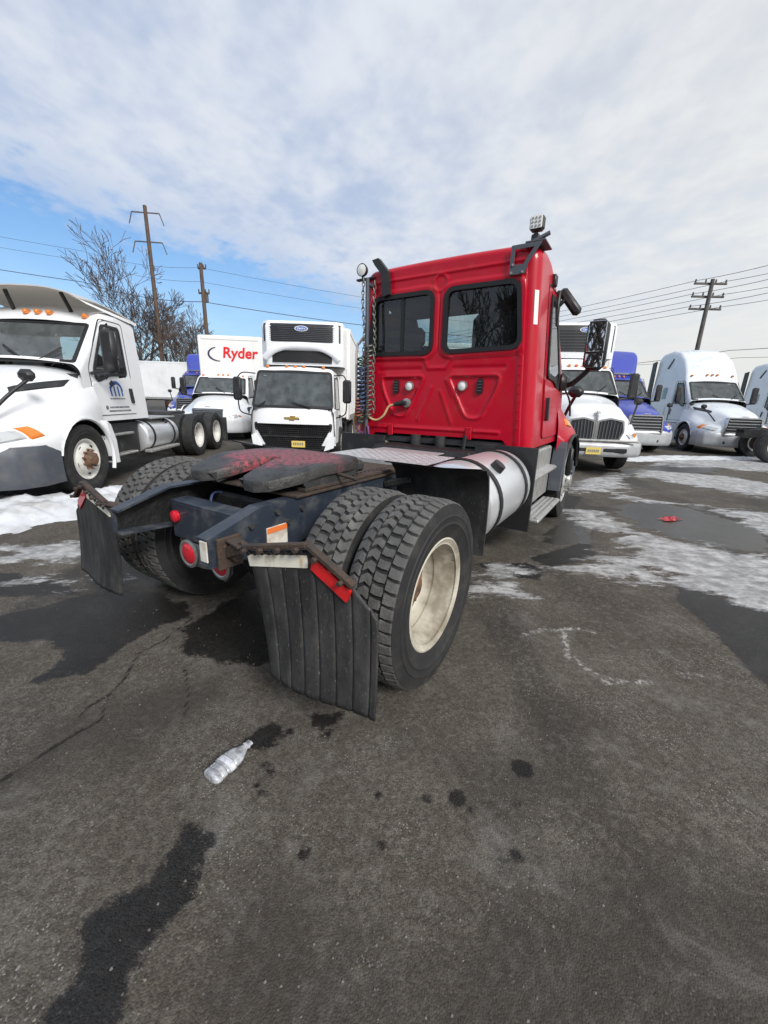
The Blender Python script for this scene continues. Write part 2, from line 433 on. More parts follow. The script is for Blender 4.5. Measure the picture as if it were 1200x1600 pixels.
    def prism(s, poly, lo, hi, axis='Y', m=0):
        """extrude a 2-D polygon; axis X: (y,z), Y: (x,z), Z: (x,y)"""
        def mk(p, t):
            if axis == 'Y': return (p[0], t, p[1])
            if axis == 'X': return (t, p[0], p[1])
            return (p[0], p[1], t)
        n = len(poly)
        vs = [mk(p, lo) for p in poly] + [mk(p, hi) for p in poly]
        fs = [tuple(range(n - 1, -1, -1)), tuple(range(n, 2 * n))] + [(i, (i + 1) % n, n + (i + 1) % n, n + i) for i in range(n)]
        return s.add(vs, fs, m)
    def panel(s, poly, fn, off, base=0.0, m=0):
        """raised plate: 2-D polygon laid on a surface by fn(a, b, offset)"""
        n = len(poly)
        vs = [fn(p[0], p[1], base) for p in poly] + [fn(p[0], p[1], off) for p in poly]
        fs = [tuple(range(n, 2 * n))] + [(i, (i + 1) % n, n + (i + 1) % n, n + i) for i in range(n)]
        return s.add(vs, fs, m)
    def ring(s, outer, inner, fn, off, base=0.0, m=0):
        n = len(outer)
        vs = [fn(*p, base) for p in outer] + [fn(*p, off) for p in outer] + [fn(*p, off) for p in inner] + [fn(*p, base) for p in inner]
        fs = []
        for i in range(n):
            j = (i + 1) % n
            for k in range(3): fs.append((k * n + i, k * n + j, (k + 1) * n + j, (k + 1) * n + i))
        return s.add(vs, fs, m)
    def grid(s, fn, nu, nv, skip=None, m=0):
        P = [[Vector(fn(i / nu, j / nv)) for j in range(nv + 1)] for i in range(nu + 1)]
        vs = [p for row in P for p in row]
        fs = []
        w = nv + 1
        for i in range(nu):
            for j in range(nv):
                if skip is not None:
                    c = (P[i][j] + P[i + 1][j] + P[i + 1][j + 1] + P[i][j + 1]) / 4
                    if skip(c): continue
                fs.append((i * w + j, (i + 1) * w + j, (i + 1) * w + j + 1, i * w + j + 1))
        return s.add(vs, fs, m)
    def build(s, name, mats, parent=None, smooth=35, loc=None, rot=None, recalc=True, label=None, kind=None, clean=False, xf=True):
        me = bpy.data.meshes.new(name)
        M = XF[0] if (xf and parent is not None) else None
        vs = s.v
        if M is not None and M != Matrix.Identity(4): vs = [tuple(M @ Vector(v)) for v in vs]
        me.from_pydata(vs, [], s.f)
        if not isinstance(mats, (list, tuple)): mats = [mats]
        for mm in mats: me.materials.append(mm)
        if len(mats) > 1: me.polygons.foreach_set('material_index', s.m)
        if recalc or clean:
            bm = bmesh.new(); bm.from_mesh(me)
            if clean: bmesh.ops.remove_doubles(bm, verts=bm.verts, dist=1e-4)
            loose = [v for v in bm.verts if not v.link_faces]
            if loose: bmesh.ops.delete(bm, geom=loose, context='VERTS')
            if recalc: bmesh.ops.recalc_face_normals(bm, faces=bm.faces)
            bm.to_mesh(me); bm.free()
        if smooth:
            me.polygons.foreach_set('use_smooth', [True] * len(me.polygons))
            me.set_sharp_from_angle(angle=R(smooth))
        me.update()
        o = bpy.data.objects.new(name, me); COL.objects.link(o)
        if parent is not None: o.parent = parent
        if loc is not None: o.location = loc
        if rot is not None: o.rotation_euler = rot
        if label: o['label'] = label
        if kind: o['kind'] = kind
        return o

def thing(name, label, cat, loc=(0, 0, 0), rz=0.0, group=None):
    o = bpy.data.objects.new(name, None); COL.objects.link(o)
    o.empty_display_size = 0.2
    o.location = loc; o.rotation_euler = (0, 0, rz)
    return tag(o, label, cat, group)
def tag(o, label, cat, group=None):
    o['label'] = label; o['category'] = cat
    if group: o['group'] = group
    return o
def dup(o, parent=None, loc=None, rot=None):
    c = o.copy(); COL.objects.link(c)
    if parent is not None: c.parent = parent
    if loc is not None: c.location = loc
    if rot is not None: c.rotation_euler = rot
    for ch in list(o.children):
        k = ch.copy(); COL.objects.link(k); k.parent = c
        for g in list(ch.children):
            q = g.copy(); COL.objects.link(q); q.parent = k
    return c
def text_mesh(name, body, size, mtl, parent, M, bold=0.0, shear=0.0, depth=0.004):
    cu = bpy.data.curves.new(name, 'FONT'); cu.body = body; cu.size = size; cu.extrude = depth; cu.offset = bold; cu.shear = shear
    cu.align_x = 'CENTER'; cu.align_y = 'CENTER'
    t = bpy.data.objects.new(name, cu); COL.objects.link(t)
    me = bpy.data.meshes.new_from_object(t.evaluated_get(bpy.context.evaluated_depsgraph_get()))
    COL.objects.unlink(t); bpy.data.objects.remove(t)
    me.transform(M)
    me.materials.clear(); me.materials.append(mtl)
    o = bpy.data.objects.new(name, me); COL.objects.link(o); o.parent = parent
    return o
def lerp(a, b, t): return a + (b - a) * t
def spline(P, n):
    """Catmull-Rom through 3-D points"""
    P = [Vector(p) for p in P]
    Q = [P[0] * 2 - P[1]] + P + [P[-1] * 2 - P[-2]]
    out = []
    for i in range(1, len(Q) - 2):
        a, b, c, d = Q[i - 1:i + 3]
        for k in range(n):
            t = k / n
            out.append(0.5 * (2 * b + (c - a) * t + (2 * a - 5 * b + 4 * c - d) * t * t + (3 * b - a - 3 * c + d) * t ** 3))
    out.append(P[-1])
    return out
def smoothstep(x, a, b):
    t = min(1.0, max(0.0, (x - a) / (b - a)))
    return t * t * (3 - 2 * t)
# ------------------------------------------------------------------ ground
WET = [
 [(-2.9, 2.2), (-2.42, 2.54), (-2.19, 2.8), (-1.72, 2.83), (-1.43, 2.65), (-1.3, 2.48), (-1.43, 2.38), (-1.51, 2.19), (-1.59, 1.88), (-1.83, 1.79), (-1.81, 1.98), (-2.0, 2.13), (-2.32, 2.12)],
 [(-1.29, 2.31), (-1.22, 2.6), (-1.0, 3.0), (-0.3, 3.4), (0.1, 2.6), (-0.43, 2.2), (-0.62, 2.0), (-0.94, 2.01), (-1.2, 2.12)],
 [(-0.6, 1.47), (-0.52, 1.58), (-0.43, 1.57), (-0.43, 1.49), (-0.5, 1.41), (-0.54, 1.42)],
 [(-0.32, 1.61), (-0.17, 1.66), (-0.2, 1.5), (-0.26, 1.48)],
 [(-0.66, 1.08), (-0.55, 1.04), (-0.545, 0.87), (-0.585, 0.73), (-0.60, 0.61), (-0.64, 0.45), (-0.88, 0.45), (-0.81, 0.6), (-0.80, 0.64), (-0.77, 0.66), (-0.84, 0.8), (-0.73, 0.90)],
 [(2.65, 3.4), (2.82, 2.98), (3.3, 2.7), (3.2, 1.4), (2.25, 1.45), (2.15, 1.9), (2.3, 2.48), (2.42, 2.95)],
 [(0.88, 3.62), (1.39, 3.67), (1.52, 3.52), (1.38, 3.3), (1.11, 3.35)],
 [(1.5, 3.8), (2.2, 4.3), (2.6, 5.6), (2.2, 6.2), (2.9, 6.9), (3.4, 6.8), (2.9, 5.9), (2.5, 4.7), (2.2, 3.9), (1.6, 3.55)],
 [(-4.2, 2.8), (-3.3, 3.1), (-2.7, 3.0), (-2.3, 2.75), (-2.9, 2.65), (-3.6, 2.6)],
]
SPOTS = [(0.62, 1.36, .045), (0.32, 1.22, .035), (0.49, 1.02, .022), (0.2, 1.21, .018), (0.01, 1.22, .016), (0.03, 1.04, .016), (-0.23, 1.0, .022),
         (-0.46, 1.34, .016), (-0.47, 1.25, .014), (-0.43, 1.31, .016), (-0.44, 1.22, .015), (0.36, 1.17, .012), (0.55, 1.2, .012), (-0.40, 1.52, .02), (0.44, 1.0, .014)]
ICE = [
 [(1.62, 3.61), (1.92, 3.34), (2.43, 3.38), (2.62, 3.54), (2.75, 3.15), (3.01, 2.84), (4.3, 3.3), (4.14, 4.07), (3.56, 4.42), (3.24, 4.86), (3.22, 5.77), (2.8, 5.9), (2.55, 5.3), (2.9, 4.7), (2.56, 3.85), (2.29, 3.95)],
 [(3.32, 7.08), (4.19, 8.45), (5.52, 9.66), (6.22, 8.44), (6.8, 7.2), (8.5, 8.2), (8.2, 9.6), (6.6, 10.2), (5.33, 9.03), (4.6, 7.5)],
 [(5.03, 5.05), (4.7, 4.4), (5.2, 3.9), (7.5, 5.0), (9, 7.2), (7.6, 7.0), (6.1, 6.0), (5.2, 6.3), (4.6, 6.7), (4.2, 7.1), (3.9, 6.7), (4.6, 6.45), (5.2, 6.2)],
 [(7.32, 11.03), (9.08, 13.13), (14.0, 14.5), (13.4, 12.0), (10.01, 10.51), (8.99, 10.9)],
 [(0.79, 3.32), (1.15, 3.28), (1.08, 3.03), (0.89, 3.14), (0.85, 2.96), (0.71, 2.89)],
 [(0.85, 3.47), (1.24, 3.55), (1.4, 3.46), (1.25, 3.38), (1.1, 3.42)],
 [(-3.64, 3.56), (-3.15, 3.88), (-2.73, 3.48), (-3.16, 3.29), (-3.31, 3.21)],
 [(-2.9, 2.95), (-2.5, 3.1), (-2.1, 2.95), (-2.4, 2.85)],
]
PUD = [[(3.42, 5.6), (3.6, 6.3), (4.3, 6.6), (5.0, 6.35), (5.03, 5.05), (4.3, 4.1), (3.6, 4.4), (3.35, 5.0)],
       [(4.6, 9.5), (6.4, 10.4), (8.2, 12.0), (9.4, 11.0), (8.0, 9.9), (6.6, 9.9), (5.4, 9.0)],
       [(1.8, 4.3), (2.3, 5.2), (2.6, 5.4), (2.75, 4.9), (2.3, 4.2)]]
SALT = [[(0.95, 2.37), (1.04, 2.43), (1.14, 2.48), (1.24, 2.46), (1.36, 2.50), (1.47, 2.46)], [(1.26, 2.46), (1.17, 2.2), (1.22, 2.05), (1.29, 1.94), (1.52, 1.94)], [(0.85, 1.33), (0.89, 1.15), (0.97, 1.07)], [(1.75, 2.02), (1.86, 2.03)]]
CRACK = [[(-1.3, 2.48), (-1.35, 2.2), (-1.43, 2.06), (-1.37, 1.84), (-1.37, 1.72), (-1.3, 1.55), (-1.34, 1.49), (-1.4, 1.38), (-1.47, 1.23), (-1.6, 1.0)],
         [(-1.37, 1.72), (-1.42, 1.62), (-1.40, 1.5)], [(-1.1, 1.95), (-0.98, 1.75), (-0.92, 1.6)]]

def seg_dist(X, Y, a, b):
    ax, ay = a; bx, by = b
    dx, dy = bx - ax, by - ay
    t = np.clip(((X - ax) * dx + (Y - ay) * dy) / (dx * dx + dy * dy + 1e-12), 0, 1)
    return np.hypot(X - ax - t * dx, Y - ay - t * dy)
def sdf_polys(X, Y, polys):
    best = np.full(X.shape, -9.0)
    for P in polys:
        d = np.full(X.shape, 9.0); ins = np.zeros(X.shape, bool)
        for i in range(len(P)):
            a, b = P[i - 1], P[i]
            d = np.minimum(d, seg_dist(X, Y, a, b))
            cond = ((b[1] > Y) != (a[1] > Y)) & (X < (a[0] - b[0]) * (Y - b[1]) / (a[1] - b[1] + 1e-12) + b[0])
            ins ^= cond
        best = np.maximum(best, np.where(ins, d, -d))
    return best
def sdf_lines(X, Y, lines):
    d = np.full(X.shape, 9.0)
    for L in lines:
        for a, b in zip(L[:-1], L[1:]): d = np.minimum(d, seg_dist(X, Y, a, b))
    return -d

def grades(parts):
    out = [parts[0][0]]
    for a, b, st in parts:
        n = max(1, round((b - a) / st)); out += list(a + (b - a) * (np.arange(n) + 1) / n)
    return np.array(out)
gx = grades([(-600, -200, 200), (-200, -60, 35), (-60, -20, 8), (-20, -8, 1.0), (-8, -2.6, .10), (-2.6, 3.2, .022), (3.2, 9, .08), (9, 16, .2), (16, 30, 2), (30, 100, 14), (100, 600, 125)])
gy = grades([(-300, -60, 60), (-60, -10, 10), (-10, 0.3, 1.03), (0.3, 3.9, .022), (3.9, 9, .06), (9, 16, .14), (16, 40, 2), (40, 120, 16), (120, 900, 130)])
GX, GY = np.meshgrid(gx, gy, indexing='ij')
nx, ny = GX.shape
d_wet = sdf_polys(GX, GY, WET)
d_spot = np.full(GX.shape, -9.0)
for sx, sy, sr in SPOTS: d_spot = np.maximum(d_spot, sr - np.hypot(GX - sx, (GY - sy)))
STAIN_VIGNETTE = [[(-.35, .95), (.15, .75), (.55, .95), (1.0, 1.05), (1.5, .8), (1.6, .3), (-.5, .3)], [(-1.5, 1.55), (-.9, 1.9), (-.75, 1.75), (-1.0, 1.35), (-1.5, 1.15)], [(.75, 1.75), (1.05, 1.85), (1.1, 1.65), (.8, 1.55)], [(.35, 1.35), (.75, 1.5), (.9, 1.3), (.5, 1.12)]]  # soft stains; the first area paints lens vignetting into the near asphalt
d_stain_vignette = sdf_polys(GX, GY, STAIN_VIGNETTE)
d_ice = sdf_polys(GX, GY, ICE); d_pud = sdf_polys(GX, GY, PUD)
d_salt = sdf_lines(GX, GY, SALT[:2] + SALT[3:]); d_crk = sdf_lines(GX, GY, CRACK)
def build_ground():
    rng = np.random.default_rng(4)
    Z = 0.012 * np.clip((d_ice + 0.01) / 0.12, 0, 1)
    Z -= 0.006 * np.clip((d_crk + 0.018) / 0.018, 0, 1)
    V = np.stack([GX, GY, Z], -1).reshape(-1, 3)
    i = np.arange(nx - 1)[:, None] * ny + np.arange(ny - 1)[None, :]
    F = np.stack([i, i + ny, i + ny + 1, i + 1], -1).reshape(-1, 4)
    me = bpy.data.meshes.new('asphalt_lot')
    me.vertices.add(len(V)); me.vertices.foreach_set('co', V.ravel())
    me.loops.add(F.size); me.loops.foreach_set('vertex_index', F.ravel().astype(np.int32))
    me.polygons.add(len(F)); me.polygons.foreach_set('loop_start', np.arange(0, F.size, 4, dtype=np.int32))
    me.polygons.foreach_set('use_smooth', np.ones(len(F), bool))
    me.update(calc_edges=True)
    for nm, a in (('wet', d_wet), ('spot', d_spot), ('stain_vignette', d_stain_vignette), ('ice', d_ice), ('puddle', d_pud), ('salt', d_salt), ('crack', d_crk)):
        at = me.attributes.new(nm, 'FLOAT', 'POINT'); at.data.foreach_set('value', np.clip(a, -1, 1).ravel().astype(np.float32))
    m = bpy.data.materials.new('asphalt'); m.use_nodes = True
    nt = m.node_tree; N, L = nt.nodes, nt.links
    b = N['Principled BSDF']
    geo = node(nt, 'ShaderNodeNewGeometry'); pos = geo.outputs['Position']
    def noise(scale, detail=4, rough=.6, dist=0.0, stretch=None):
        v = pos
        if stretch:
            mp = node(nt, 'ShaderNodeMapping', inp={2: (0, 0, R(stretch[3])), 3: stretch[:3]}); L.new(pos, mp.inputs[0]); v = mp.outputs[0]
        n = node(nt, 'ShaderNodeTexNoise', inp={'Scale': scale, 'Detail': detail, 'Roughness': rough, 'Distortion': dist})
        L.new(v, n.inputs['Vector']); return n.outputs[0]
    def math_(op, a, b_=None, clamp=False):
        n = node(nt, 'ShaderNodeMath', operation=op, use_clamp=clamp)
        for k, x in enumerate((a, b_)):
            if x is None: continue
            if isinstance(x, (int, float)): n.inputs[k].default_value = x
            else: L.new(x, n.inputs[k])
        return n.outputs[0]
    def ss(x, lo, hi, o0=0.0, o1=1.0):
        n = node(nt, 'ShaderNodeMapRange', interpolation_type='SMOOTHSTEP', inp={1: lo, 2: hi, 3: o0, 4: o1}); L.new(x, n.inputs[0]); return n.outputs[0]
    def mix(f, a, c, mode='MIX'):
        n = node(nt, 'ShaderNodeMix', data_type='RGBA', blend_type=mode)
        if isinstance(f, (int, float)): n.inputs[0].default_value = f
        else: L.new(f, n.inputs[0])
        for k, x in ((6, a), (7, c)):
            if isinstance(x, tuple): n.inputs[k].default_value = (*x, 1)
            else: L.new(x, n.inputs[k])
        return n.outputs[2]
    def attr(nm):
        return node(nt, 'ShaderNodeAttribute', attribute_name=nm).outputs['Fac']
    big = noise(0.55, 3, .55); mid = noise(2.2, 5, .65, .3); tyre = noise(1.6, 4, .6, 0, (1.0, 0.18, 1.0, -32))
    grit = noise(45, 4, .7)
    vor = node(nt, 'ShaderNodeTexVoronoi', inp={'Scale': 190.0}); L.new(pos, vor.inputs['Vector'])
    vsep = node(nt, 'ShaderNodeSeparateColor'); L.new(vor.outputs['Color'], vsep.inputs[0])
    vor2 = node(nt, 'ShaderNodeTexVoronoi', inp={'Scale': 85.0}); L.new(pos, vor2.inputs['Vector'])
    vsep2 = node(nt, 'ShaderNodeSeparateColor'); L.new(vor2.outputs['Color'], vsep2.inputs[0])
    c = mix(ss(big, .3, .7), (0.074, 0.061, 0.047), (0.100, 0.087, 0.071))
    c = mix(math_('MULTIPLY', ss(mid, .42, .72), .75), c, (0.138, 0.123, 0.103))
    c = mix(math_('MULTIPLY', ss(tyre, .50, .70), .7), c, (0.046, 0.039, 0.032))
    c = mix(math_('MULTIPLY', ss(noise(0.8, 4, .6, .4), .50, .70), .6), c, (0.046, 0.040, 0.033))
    grain = ss(vsep.outputs[0], 0.0, 1.0, .66, 1.34)
    g3 = node(nt, 'ShaderNodeCombineColor')
    for k in range(3): L.new(grain, g3.inputs[k])
    c = mix(1.0, c, g3.outputs[0], 'MULTIPLY')
    c = mix(math_('MULTIPLY', ss(grit, .35, .62, 1.0, 0.0), .45), c, (0.030, 0.028, 0.026))
    # pale chips of stone and salt grains, in patches
    chips = math_('MULTIPLY', math_('GREATER_THAN', vsep2.outputs[1], .86), ss(vor2.outputs['Distance'], .16, .34, 1, 0))
    chips = math_('MULTIPLY', chips, ss(noise(1.7, 3), .36, .66))
    c = mix(math_('MULTIPLY', chips, .55), c, (0.30, 0.29, 0.27))
    chips2 = math_('MULTIPLY', math_('GREATER_THAN', vsep.outputs[1], .95), ss(noise(2.6, 3), .45, .65))
    c = mix(math_('MULTIPLY', chips2, .55), c, (0.34, 0.33, 0.31))
    mott = noise(26, 5, .72, .5)
    c = mix(math_('MULTIPLY', ss(mott, .47, .70), .6), c, (0.165, 0.152, 0.132))
    c = mix(math_('MULTIPLY', ss(noise(17, 5, .7, .4), .52, .72), .55), c, (0.042, 0.037, 0.031))
    stn_vig = ss(math_('ADD', attr('stain_vignette'), math_('MULTIPLY', math_('SUBTRACT', noise(3.0, 5, .65), .5), .55)), -.16, .16)
    c = mix(math_('MULTIPLY', stn_vig, .62), c, (0.036, 0.031, 0.026))
    # salt bloom
    jit = math_('MULTIPLY', math_('SUBTRACT', noise(9, 5, .7), .5), .14)
    jitf = math_('MULTIPLY', math_('SUBTRACT', noise(40, 4, .7), .5), .05)
    salt = ss(math_('ADD', math_('ADD', attr('salt'), jit), jitf), -.035, .012)
    c = mix(math_('MULTIPLY', salt, math_('MULTIPLY', ss(noise(30, 4, .7), .4, .62), .9)), c, (0.55, 0.54, 0.52))
    film = math_('MULTIPLY', ss(noise(3.1, 6, .72, .6), .52, .74), .5)
    c = mix(film, c, (0.20, 0.19, 0.175))
    # hairline crack
    crk = ss(math_('ADD', attr('crack'), math_('MULTIPLY', math_('SUBTRACT', noise(14, 4, .7), .5), .045)), -.013, -.002)
    c = mix(math_('MULTIPLY', crk, .85), c, (0.012, 0.011, 0.010))
    # wet
    wj = math_('ADD', math_('MULTIPLY', math_('SUBTRACT', noise(6, 6, .75), .5), .26), jitf)
    wj = math_('ADD', wj, math_('MULTIPLY', math_('SUBTRACT', noise(1.9, 4, .65), .5), .16))
    wet = ss(math_('ADD', attr('wet'), wj), -.015, .02)
    wet = math_('MAXIMUM', wet, ss(math_('ADD', attr('spot'), math_('MULTIPLY', jitf, .8)), -.012, .008))
    pud = ss(math_('ADD', attr('puddle'), math_('MULTIPLY', math_('SUBTRACT', noise(2.2, 4, .6), .5), .9)), -.02, .08)
    damp = math_('MAXIMUM', wet, math_('MULTIPLY', pud, .75))
    farwet = math_('MULTIPLY', ss(noise(0.9, 4, .6, .3, (1.0, .35, 1, 20)), .5, .62), ss(math_('ADD', attr('ice'), .0), -1.0, -.1))
    damp = math_('MAXIMUM', damp, math_('MULTIPLY', farwet, .6))
    c = mix(math_('MULTIPLY', damp, .88), c, mix(1.0, c, (0.09, 0.10, 0.12), 'MULTIPLY'))
    # ice and trodden snow
    ij = math_('MULTIPLY', math_('SUBTRACT', noise(3.0, 6, .72, .3, (.5, 1.3, 1, 22)), .47), 1.5)
    ij = math_('ADD', ij, math_('MULTIPLY', math_('SUBTRACT', noise(14, 5, .7), .5), .35))
    ice = ss(math_('ADD', attr('ice'), ij), -.03, .16)
    icec = mix(ss(noise(6, 6, .7), .35, .7), (0.26, 0.26, 0.26), (0.60, 0.60, 0.60))
    icec = mix(math_('MULTIPLY', ss(noise(9, 6, .75, 0, (.5, 1.3, 1, 22)), .46, .66), .75), icec, (0.20, 0.195, 0.19))
    c = mix(math_('MULTIPLY', ice, .93), c, icec)
    L.new(c, b.inputs['Base Color'])
    rgh = math_('SUBTRACT', .88, math_('MULTIPLY', damp, .48))
    rgh = math_('SUBTRACT', rgh, math_('MULTIPLY', pud, .20))
    rgh = math_('SUBTRACT', rgh, math_('MULTIPLY', ice, .2))
    L.new(math_('MAXIMUM', rgh, .07), b.inputs['Roughness'])
    b.inputs['Specular IOR Level'].default_value = 0.28
    hgt = math_('ADD', math_('MULTIPLY', vor.outputs['Distance'], -.9), math_('MULTIPLY', grit, .8))
    hgt = math_('ADD', hgt, math_('MULTIPLY', ice, math_('MULTIPLY', noise(11, 6, .7, 0, (.5, 1.3, 1, 22)), 9.0)))
    bp = node(nt, 'ShaderNodeBump', inp={'Distance': .006})
    L.new(hgt, bp.inputs['Height'])
    L.new(math_('SUBTRACT', .5, math_('MULTIPLY', pud, .46)), bp.inputs['Strength'])
    L.new(bp.outputs[0], b.inputs['Normal'])
    me.materials.append(m)
    o = bpy.data.objects.new('asphalt_lot', me); COL.objects.link(o)
    o['kind'] = 'structure'
    o['label'] = 'worn grey brown asphalt lot with wet stains, cracks and thin ice'
build_ground()

M_SNOW = mat('dirty_snow', (0.60, 0.62, 0.65), 0.7, col2=(0.40, 0.39, 0.38), scale=3, lo=0.42, hi=0.72, bump=1.0, bscale=12,
             col3=(0.22, 0.20, 0.18), lo3=0.64, hi3=0.74, scale3=16)
def snow_heap(name, poly, hmax, seed, label):
    xs = [p[0] for p in poly]; ys = [p[1] for p in poly]
    n = 110
    X, Y = np.meshgrid(np.linspace(min(xs) - .3, max(xs) + .3, n), np.linspace(min(ys) - .3, max(ys) + .3, n), indexing='ij')
    d = sdf_polys(X, Y, [poly])
    mb = MB(); V = []
    for i in range(n):
        for j in range(n):
            p = Vector((X[i, j], Y[i, j], seed))
            nz = mnoise.fractal(p * 1.6, 1.0, 2.0, 5) * .5 + mnoise.fractal(p * 6, .9, 2.0, 4) * .34
            e = d[i, j] + .13 * mnoise.fractal(p * 4, .9, 2.0, 4)
            h = hmax * smoothstep(e, -.03, .5) * (.75 + .8 * nz)
            if e < -.03: h = -.03
            V.append((X[i, j], Y[i, j], h))
    F = []
    for i in range(n - 1):
        for j in range(n - 1):
            q = (i * n + j, (i + 1) * n + j, (i + 1) * n + j + 1, i * n + j + 1)
            if max(V[k][2] for k in q) > -.02: F.append(q)
    mb.add(V, F)
    o = mb.build(name, M_SNOW, None, smooth=80)
    o['kind'] = 'stuff'; o['label'] = label
    return o
snow_heap('snow_bank', [(-8, 4.2), (-4.1, 3.9), (-3.72, 4.6), (-3.6, 5.6), (-3.75, 6.6), (-4.2, 7.1), (-4.35, 6.6), (-4.6, 5.6), (-5.4, 5.2), (-8, 5.2)], .17, 2.0,
          'low bank of dirty snow along the white tractor beside its front wheel')
snow_heap('snow_strip', [(6.6, 12.3), (9.0, 13.6), (13.5, 14.3), (13.5, 13.5), (10.0, 12.6), (7.2, 11.8)], .07, 7.0,
          'thin strip of snow in front of the parked trucks on the far side')
snow_heap('trodden_snow', [(-4.4, 8.2), (-2.6, 8.8), (-1.0, 9.0), (-.9, 9.5), (-2.6, 9.4), (-4.4, 9.0)], .05, 9.0,
          'trodden snow lying in front of the white cabover truck')

# ------------------------------------------------------------------ bare trees, poles and wires
def make_tree(seed, H, spread=0.55, trunk_r=0.2, levels=6, tmin=.016):
    rnd = random.Random(seed)
    limbs, twigs = MB(), MB()
    def grow(p, d, L, r, lev):
        n = 4 if lev < 3 else 3
        pts = [p]; rad = [r]
        q = p.copy(); dd = d.copy()
        for k in range(n):
            dd = (dd + Vector((rnd.gauss(0, .13), rnd.gauss(0, .13), rnd.gauss(0, .08) + (.07 if lev else 0)))).normalized()
            q = q + dd * (L / n); pts.append(q.copy()); rad.append(max(tmin, r * (1 - .36 * (k + 1) / n)))
        (limbs if lev < 2 else twigs).tube(pts, rad, 7 if lev == 0 else (5 if lev < 3 else 3), caps=False)
        if lev >= levels: return
        nb = 3 if lev in (0,) else (rnd.choice((2, 3, 3)) if lev < 3 else rnd.choice((2, 3)))
        for b_ in range(nb):
            ax = Vector((rnd.gauss(0, 1), rnd.gauss(0, 1), rnd.gauss(0, .6)))
            ax = (ax - dd * ax.dot(dd)).normalized()
            nd = (dd + ax * rnd.uniform(.35, 1.0) * spread * 1.3).normalized()
            grow(q if b_ < 2 else pts[-2], nd, L * rnd.uniform(.62, .86), rad[-1] * rnd.uniform(.66, .86), lev + 1)
        if lev < 4:
            for _ in range(2):
                k = rnd.randrange(1, n)
                ax = Vector((rnd.gauss(0, 1), rnd.gauss(0, 1), rnd.gauss(.2, .4))).normalized()
                grow(pts[k], (dd * .5 + ax * .8).normalized(), L * rnd.uniform(.45, .7), rad[k] * .45, lev + 2)
    grow(Vector((0, 0, -.1)), Vector((0, 0, 1)), H * .26, trunk_r, 0)
    return limbs, twigs
def tree(seed, H, loc, rz, label, **kw):
    limbs, twigs = make_tree(seed, H, **kw)
    t = thing('bare_tree', label, 'tree', loc, rz, 'bare trees behind the lot')
    limbs.build('trunk', M_BARK, t, 60, recalc=False)
    twigs.build('crown', M_TWIG, t, 60, recalc=False)
    return t
T1 = tree(11, 14.2, (-22.6, 38.0, 0), 3.4, 'tall wide bare tree just left of the tall transmission pole', spread=.56, trunk_r=.26, levels=7, tmin=.016)
T2 = tree(23, 10.5, (-20.6, 39.5, 0), 2.0, 'bare tree close behind the tall transmission pole, to its right', spread=.55, trunk_r=.24, levels=7, tmin=.013)
T3 = tree(5, 10.0, (-16.0, 38.5, 0), 1.0, 'small round bare tree around the shorter pole above the red lettered box', spread=.6, trunk_r=.2, levels=7, tmin=.013)
T4 = tree(31, 13.0, (-35.2, 38.0, 0), 3.0, 'bare tree cut by the photo edge above the white tractor roof', spread=.6, trunk_r=.24, levels=7, tmin=.013)
def wood_behind():
    """trees on the near side of the lot, seen only as reflections in the cab windows"""
    mb = MB(); rnd = random.Random(8)
    src = [make_tree(s, 11, spread=.45, trunk_r=.2, levels=5, tmin=.022) for s in (41, 42)]
    for k in range(15):
        x = -26 + k * 1.9 + rnd.uniform(-.7, .7); y = -17 + rnd.uniform(-2, 2)
        M = Matrix.Translation((x, y, 0)) @ Matrix.Rotation(rnd.uniform(0, 6), 4, 'Z') @ Matrix.Scale(rnd.uniform(1.0, 1.5), 4)
        for q in src[k % 2]: mb.add([M @ Vector(v) for v in q.v], q.f)
    o = mb.build('bare_wood', M_TWIG, None, 60, recalc=False)
    o['kind'] = 'stuff'; o['label'] = 'stand of bare trees mirrored in the red cab rear windows'
wood_behind()

def transmission_pole(loc, H, lean, label):
    t = thing('utility_pole', label, 'utility pole', loc, 0)
    t.rotation_euler = (0, lean, R(8))
    MB().cyl((0, 0, -.3), (0, 0, H), .20, .14, 12).build('pole', M_WOOD, t)
    for z in (H - .5, H - 2.6):
        a = MB().bar((-1.05, 0, z), (1.05, 0, z), .08, .09, .02)
        for s in (-1, 1):
            a.bar((s * 1.05, 0, z + .03), (s * 1.34, 0, z - .85), .06, .07, .01)
        a.build('crossarm', M_WOODG, t)
    return t
def wood_pole(loc, H, lean, arms, label, rz=0.0, fit=False, mt=M_WOODG):
    t = thing('utility_pole', label, 'utility pole', loc, 0)
    t.rotation_euler = (0, lean, rz)
    MB().cyl((0, 0, -.3), (0, 0, H), .17, .12, 12).build('pole', mt, t)
    for z, w in arms:
        MB().bar((-w, .16, z), (w, .16, z), .10, .13, .02).build('crossarm', mt, t)
        for k in range(4):
            x = (-.92 + k * .613) * w
            MB().lathe([(0, .03), (.05, .06), (.1, .04), (.15, .055), (.2, .02)], 8, (x, .16, z + .07), 'Z').build('insulator', M_WOODG, t)
    if fit:
        MB().box(-.22, .22, .12, .4, H - 2.5, H - 1.8, .05).build('transformer', M_WOODG, t)
    return t
transmission_pole((-20.15, 38.0, 0), 16.2, R(-.4), 'tall brown transmission pole with two drooping crossarms among bare trees')
wood_pole((-13.45, 32.0, 0), 10.5, R(-.5), [(10.2, .3), (8.6, .4)], 'shorter dark pole with small fittings above the red lettered box truck', fit=True, mt=M_WOOD)
wood_pole((21.25, 30.0, 0), 9.95, R(.3), [(9.72, 1.05), (8.93, 1.05), (8.17, 1.05)], 'leaning utility pole with three crossarms above the pale sleeper tractor', rz=R(-4))

